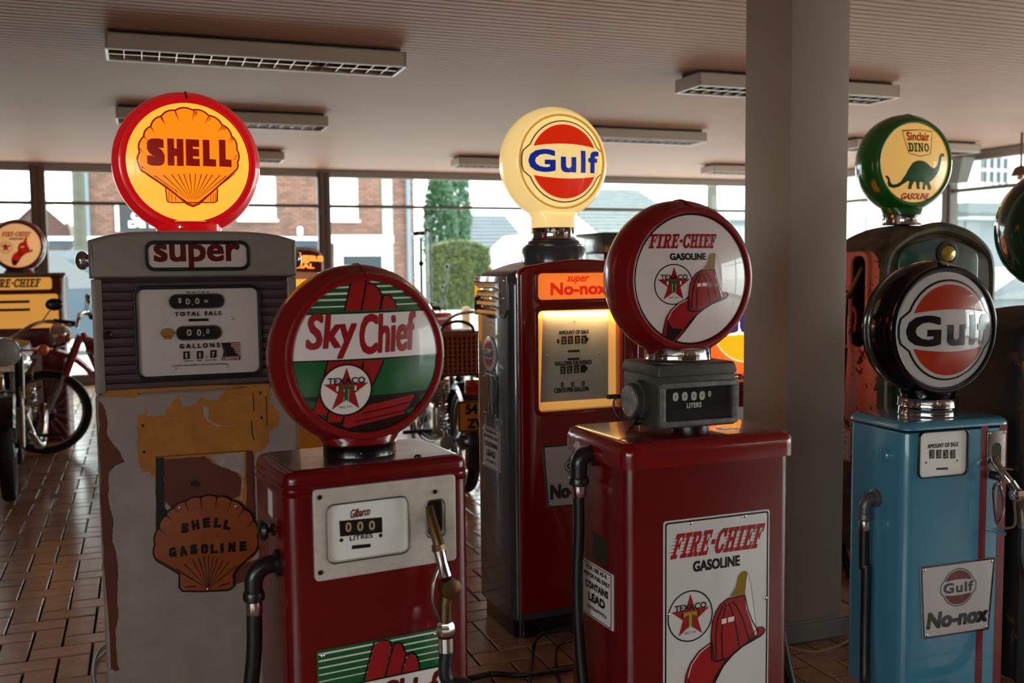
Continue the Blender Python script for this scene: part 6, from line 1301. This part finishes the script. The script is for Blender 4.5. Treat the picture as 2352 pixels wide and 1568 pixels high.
# gable house further left
Hs = thing('gable_house', 'brick gable house with white bargeboards at the far left of the window', 'house'); yh = 38
gx_ = lambda p, q=500: on_y(p, q, yh).x; gzz = lambda q, p=60: on_y(p, q, yh).z
pk = (gx_(88), gzz(462)); bm = NB(); loft(bm, [[(gx_(-60), y_, GZ), (gx_(160), y_, GZ), (gx_(160), y_, gzz(530)), (gx_(152), y_, gzz(509)), (pk[0], y_, pk[1]), (gx_(32), y_, gzz(509)), (gx_(-60), y_, gzz(509))] for y_ in (yh, yh+6)]); mk('wall', bm, M('gable_brick', '4c3630', .8, var=.1, vscale=4), Hs)
for a, b in (((32, 512), (88, 462)), ((88, 462), (150, 516))):
    bm = NB(); p0, p1 = (gx_(a[0]), gzz(a[1])), (gx_(b[0]), gzz(b[1])); loft(bm, [[(p[0], yh-.15, p[1]), (p[0], yh+6, p[1]), (p[0], yh+6, p[1]+.28), (p[0], yh-.15, p[1]+.28)] for p in (p0, p1)]); mk('bargeboard', bm, owh, Hs)
# trees
def tree(name, label, px, y, trunk_r, crown, col, n=900, ls=.16, trunk_top=None, group=None, cz=None):
    x = on_y(px, 600, y).x; t = thing(name, label, 'tree', (x, y, GZ))
    if group: t['group'] = group
    tt = trunk_top or crown[2]
    bm = NB(); tube(bm, [(0, 0, 0), (.03, 0, tt*.5), (0, .02, tt)], [trunk_r*1.15, trunk_r, trunk_r*.7], 14); mk('trunk', bm, M('bark_pale', '44453a', .8, var=.2, vscale=6, bump=.4, bscale=30), t)
    if n:
        bm = NB(); rr = random.Random(px)
        for k in range(n):
            while 1:
                a, b, c = rr.uniform(-1, 1), rr.uniform(-1, 1), rr.uniform(-1, 1)
                if .25 < a*a+b*b+c*c < 1: break
            tp_ = 1-.45*(c*.5+.5) if crown[3] else 1
            p = Vector((a*crown[0]*tp_, b*crown[0]*tp_, crown[2]+c*crown[1])); u = Vector((rr.uniform(-1, 1), rr.uniform(-1, 1), rr.uniform(-1, 1))).normalized(); v = u.orthogonal().normalized(); s_ = ls*rr.uniform(.6, 1.3)
            f = [bm.verts.new(p+u*s_), bm.verts.new(p+v*s_*.5), bm.verts.new(p-u*s_), bm.verts.new(p-v*s_*.5)]; bm.faces.new(f)
        mk('foliage', bm, col, t, smooth=0, kind='stuff')
    return t
lf = M('leaf_green', '24502e', .6, var=.35, vscale=2); lf2 = M('leaf_yellow_green', '566238', .6, var=.3, vscale=2); lf3 = M('leaf_bright', '7ea040', .6, var=.3, vscale=2)
tree('street_tree', 'pale-barked street tree trunk in front of the brick building', 184, 24, .14, (2.6, 1.6, 7.5, 0), lf2, 500, .2, trunk_top=7)
tree('conifer', 'tall dark green conifer beyond the street, left of the lit cream globe', 1012, 40, .15, (.95, 2.6, 3.6, 1), lf, 7000, .09)
tree('conifer', 'second green conifer just right of the tallest one', 1052, 44, .15, (.85, 2.6, 4.6, 1), lf, 6000, .09)
tree('street_tree', 'mossy tree trunk beyond the large pale roof', 1633, 26, .16, (2.2, 1.5, 7.0, 0), lf2, 300, .2, trunk_top=7)
tree('street_tree', 'bright green tree glimpsed right of the column', 1955, 44, .15, (2.0, 1.5, 5.6, 0), lf3, 900, .2)
hx0, hx1, hy = on_y(978, 600, 36).x, on_y(1118, 600, 36).x, 36
t = thing('hedge', 'clipped green and yellow hedge across the street', 'hedge', ((hx0+hx1)/2, hy, GZ)); hh_ = on_y(1040, 552, 36).z-GZ; bm = NB(); rr = random.Random(5)
hw_ = (hx1-hx0)/2
for k in range(8000):
    a = rr.uniform(-hw_, hw_); side = rr.random(); z = rr.uniform(0, hh_*(1-.12*(a/hw_)**2)); y_ = -.6+rr.uniform(0, .15)
    if side > .8: z = hh_*(1-.12*(a/hw_)**2)-rr.uniform(0, .1); y_ = rr.uniform(-.6, .6)
    p = Vector((a, y_, z)); u = Vector((rr.uniform(-1, 1), rr.uniform(-1, 1), rr.uniform(-1, 1))).normalized(); v = u.orthogonal().normalized(); s_ = .06*rr.uniform(.7, 1.3)
    bm.faces.new([bm.verts.new(p+u*s_), bm.verts.new(p+v*s_*.6), bm.verts.new(p-u*s_), bm.verts.new(p-v*s_*.6)])
mk('foliage', bm, lf2, t, smooth=0, kind='stuff'); bm = NB(); box(bm, -hw_+.1, hw_-.1, -.5, .5, 0, hh_*.86); mk('core', bm, M('hedge_core', '2c3a20', .9), t)
# slate roofed house
def roof_house(name, label, y, pxs, py_e, py_r, col, wallc, rows, depth=5, wallb=None):
    t = thing(name, label, 'house'); x0_, x1_ = on_y(pxs[0], py_e, y).x, on_y(pxs[1], py_e, y).x; ze = on_y(pxs[0], py_e, y).z; zr = on_y(pxs[0], py_r, y+depth).z
    bm = NB(); box(bm, x0_+.2, x1_-.2, y+.3, y+depth*1.8, GZ, ze+.1); mk('wall', bm, wallc, t)
    for i in range(rows):
        f0_, f1_ = i/rows, (i+1)/rows; bm = NB(); loft(bm, [[(x, y+depth*f0_, ze+(zr-ze)*f0_+.05), (x, y+depth*f0_, ze+(zr-ze)*f0_-.03), (x, y+depth*f1_+.1, ze+(zr-ze)*f1_-.03), (x, y+depth*f1_+.1, ze+(zr-ze)*f1_+.0)] for x in (x0_, x1_)]); mk('shingle_row', bm, col, t, smooth=0)
    return t
slate = M('slate_roof', '4a525a', .6, var=.2, vscale=2); pale = M('pale_wall', 'dcdcd6', .6)
roof_house('slate_house', 'house with blue-grey slate roof behind the hedge', 46, (1078, 1240), 592, 492, slate, pale, 12)
roof_house('tiled_house', 'house with large pale weathered tile roof right of the lit cream globe', 30, (1375, 1616), 533, 432, M('weathered_tile', '5c6466', .6, var=.2, vscale=3), pale, 14)
t = thing('white_gable', 'small white gable in front of the slate roof', 'house'); q = [on_y(x, y, 42) for x, y in ((1137, 592), (1192, 540), (1230, 592))]; bm = NB(); loft(bm, [[(q[0].x, y_, GZ), (q[2].x, y_, GZ), (q[2].x, y_, q[2].z), (q[1].x, y_, q[1].z), (q[0].x, y_, q[0].z)] for y_ in (42, 44)]); mk('wall', bm, owh, t)
t = thing('white_house', 'white house at the right end of the far window', 'house'); bm = NB(); box(bm, on_y(1646, 500, 34).x, on_y(1800, 500, 34).x, 34, 40, GZ, on_y(1660, 470, 34).z); mk('wall', bm, owh, t); bm = NB(); box(bm, on_y(1655, 500, 34).x, on_y(1800, 500, 34).x, 33.6, 34, GZ, on_y(1660, 516, 34).z); mk('shop_front', bm, M('shop_grey', '989ca8', .5), t); bm = NB(); box(bm, on_y(1655, 500, 34).x, on_y(1800, 500, 34).x, 33.3, 34, on_y(1660, 516, 34).z, on_y(1660, 505, 34).z); mk('canopy', bm, M('canopy_dark', '4a5058', .5), t)
# facade beyond the right window wall
yf = 24; RB = thing('white_building', 'white rendered building with a barred window and grey shop row, beyond the right window', 'building')
rx = lambda p, q=450: on_y(p, q, yf).x; rz = lambda q, p=2260: on_y(p, q, yf).z
bm = NB(); box(bm, rx(2100), rx(2460), yf, yf+6, GZ, rz(150)); mk('wall', bm, M('white_render', 'd4d2cc', .7), RB)
for k, p in enumerate((2250, 2265.5, 2281, 2296.5)):
    bm = NB(); box(bm, rx(p), rx(p+11.5), yf-.03, yf+.02, rz(418), rz(362)); wn_ = mk('window', bm, M('far_window_dark', '1c2428', .3, coat=.5), RB)
    bm = NB(); box(bm, rx(p+11.5), rx(p+15.5), yf-.09, yf, rz(424), rz(360)); box(bm, rx(p), rx(p+11.5), yf-.08, yf, rz(394), rz(387)); mk('bars', bm, M('bar_white', '8a9296', .5), wn_)
bm = NB(); box(bm, rx(2190), rx(2460), yf-.6, yf, rz(500), rz(468), .03, 1); mk('fascia', bm, M('fascia_grey', '3c4248', .6), RB)
bm = NB(); box(bm, rx(2190), rx(2460), yf-.65, yf, rz(506), rz(500)); mk('fascia_edge', bm, M('fascia_pale', '7c8686', .6), RB)
for a, b in ((2192, 2210), (2214, 2248), (2290, 2330)):
    bm = NB(); box(bm, rx(a), rx(b), yf-.1, yf, rz(560), rz(508)); mk('shop_window', bm, M('shop_window_grey', '262e38', .3, coat=.4), RB)
bm = NB(); box(bm, rx(2160), rx(2460), yf-.05, yf, GZ, rz(505)); mk('shop_wall', bm, M('shop_wall_grey', '4c5058', .6), RB)
LB = thing('grey_building', 'low grey building between the column and the green dinosaur globe', 'building'); yl = 34
bm = NB(); box(bm, on_y(1900, 500, yl).x, on_y(2170, 500, yl).x, yl, yl+4, GZ, on_y(1960, 478, yl).z); mk('wall', bm, M('shop_wall_grey'), LB)
bm = NB(); box(bm, on_y(1895, 500, yl).x, on_y(2175, 500, yl).x, yl-.4, yl+4, on_y(1960, 478, yl).z, on_y(1960, 458, yl).z); mk('roof_edge', bm, M('roof_pale', '7c8080', .6), LB)
for a, b in ((1950, 1975), (1990, 2040), (2150, 2175)):
    bm = NB(); box(bm, on_y(a, 500, yl).x, on_y(b, 500, yl).x, yl-.05, yl, on_y(a, 545, yl).z, on_y(a, 500, yl).z); mk('window', bm, M('shop_window_grey'), LB)
c = on_y(1990, 470, 20); t = thing('street_lamp', 'lantern street lamp beyond the right window', 'street lamp', (c.x, 20, GZ)); bm = NB(); lathe(bm, [(.06, 0), (.045, c.z-GZ-.3)], (0, 0, 0), 'z', 10); mk('pole', bm, M('lamp_pole_grey', '5c6468', .5), t); bm = NB(); lathe(bm, [(.08, c.z-GZ-.3), (.17, c.z-GZ+.02)], (0, 0, 0), 'z', 6); mk('lantern', bm, M('lantern_glass', 'b8c4cc', .2), t); bm = NB(); lathe(bm, [(.2, c.z-GZ+.02), (.05, c.z-GZ+.14)], (0, 0, 0), 'z', 6); mk('hood', bm, M('lamp_pole_grey'), t)
# cars
def car(name, label, loc, yaw, L_, W_, H_, col, kind=0):
    t = thing(name, label, 'car', (loc[0], loc[1], GZ), yaw); h = W_/2
    if kind: prof = [(-L_/2, .35), (-L_/2, .9), (-L_/2+.12, H_*.62), (-L_/2+.35, H_-.04), (-L_/2+.8, H_), (L_*.12, H_), (L_*.2, H_-.05), (L_*.34, H_*.58), (L_/2-.1, H_*.5), (L_/2, H_*.36), (L_/2, .3)]
    else: prof = [(-L_/2, .35), (-L_/2-.02, .75), (-L_/2+.1, H_*.62), (-L_/2+.32, H_-.03), (-L_/2+.7, H_), (0, H_), (.25, H_-.04), (L_*.25, H_*.64), (L_/2-.15, H_*.55), (L_/2, H_*.4), (L_/2, .3)]
    bm = NB(); loft(bm, [[(x, s_*h*(1 if z < H_*.66 else .84), z) for x, z in prof] for s_ in (-1, -.96, .96, 1)]); mk('body', bm, col, t, smooth=30)
    gp = [(x, z) for x, z in prof if z > H_*.6]; gz0 = H_*.64
    for s_ in (-1, 1):
        bm = NB(); xs0, xs1 = -L_/2+.35, L_*.24; loft(bm, [[(xs0-.15, s_*(h*.99), gz0), (xs0+.1, s_*(h*.86), H_-.1), (0.2, s_*(h*.86), H_-.1), (xs1, s_*(h*.99), gz0)], [(xs0-.15, s_*(h*.99+.006), gz0), (xs0+.1, s_*(h*.86+.006), H_-.1), (0.2, s_*(h*.86+.006), H_-.1), (xs1, s_*(h*.99+.006), gz0)]]); mk('side_window', bm, M('car_glass', '222c34', .1, coat=1), t)
    bm = NB(); xr_ = -L_/2; loft(bm, [[(xr_+.06, y_, H_*.63), (xr_+.26, y_*.86, H_-.1), (xr_+.28, y_*.86, H_-.1), (xr_+.1, y_, H_*.63)] for y_ in (-h*.8, h*.8)]); mk('rear_window', bm, M('car_glass_bright', 'c8d0d4', .1, coat=1), t)
    bm = NB(); xf2 = L_*.34 if kind else L_*.25; loft(bm, [[(xf2+.02, y_, H_*.6), (L_*.2+.03 if kind else .28, y_*.86, H_-.08), (L_*.2 if kind else .26, y_*.86, H_-.08), (xf2-.02, y_, H_*.6)] for y_ in (-h*.85, h*.85)]); mk('windscreen', bm, M('car_glass'), t)
    for x in (-L_*.3, L_*.3):
        for s_ in (-1, 1):
            bm = NB(); lathe(bm, [(.2, s_*(h-.22)), (.31, s_*(h-.2)), (.32, s_*(h-.02)), (.2, s_*(h+.005))], (x, 0, .32), 'y', 20); mk('wheel', bm, m_tyre, t)
    for s_ in (-1, 1):
        bm = NB(); box(bm, -L_/2-.03, -L_/2+.05, s_*h*.8-.12, s_*h*.8+.12, .72, .95, .02, 1); mk('tail_lamp', bm, M('tail_red'), t)
    bm = NB(); box(bm, -L_/2-.05, -L_/2-.02, -.26, .26, .45, .57); mk('number_plate', bm, M('plate_yellow'), t)
    bm = NB(); box(bm, -L_/2-.05, -L_/2+.1, -h*.95, h*.95, .32, .52, .03, 1); mk('bumper', bm, M('bumper', '5c4c4c', .5), t)
    return t
c = on_z(1058, 672, GZ); car('car', 'small red hatchback seen from behind on the street', c, 70, 3.6, 1.6, 1.38, M('car_red', 'b01c20', .25, coat=.8))
c = on_y(130, 620, 21); car('van', 'blue-grey van parked outside behind the far left pump', (c.x-.2, 21), 8, 4.6, 1.85, 1.98, M('car_blue_grey', '3c4a56', .3, coat=.8), 1)
c = on_y(2300, 620, 13.5); car('car', 'silver car outside the right window behind the dark green globe', (c.x+.4, 13.5), 160, 4.2, 1.75, 1.5, M('car_silver', '50565e', .3, coat=.8))
c = on_z(1072, 790, GZ); t = tag(mk('bollard', lathe(NB(), [(.075, GZ), (.075, .62), (.06, .66), (.01, .67)], (on_y(1070, 700, 15).x, 15, 0), 'z', 16), M('bollard_wood', '7c5c38', .7)), 'round tan wooden bollard outside the far window', 'bollard')
# opposite side of the street behind the camera: unseen, kept dark to dim what the globes mirror
t = thing('rear_building', 'pale shop building behind the camera', 'building'); bm = NB(); box(bm, -8, 24, -16, -14, GZ, 5); mk('wall', bm, M('rear_brick', '4a3428', .8), t)
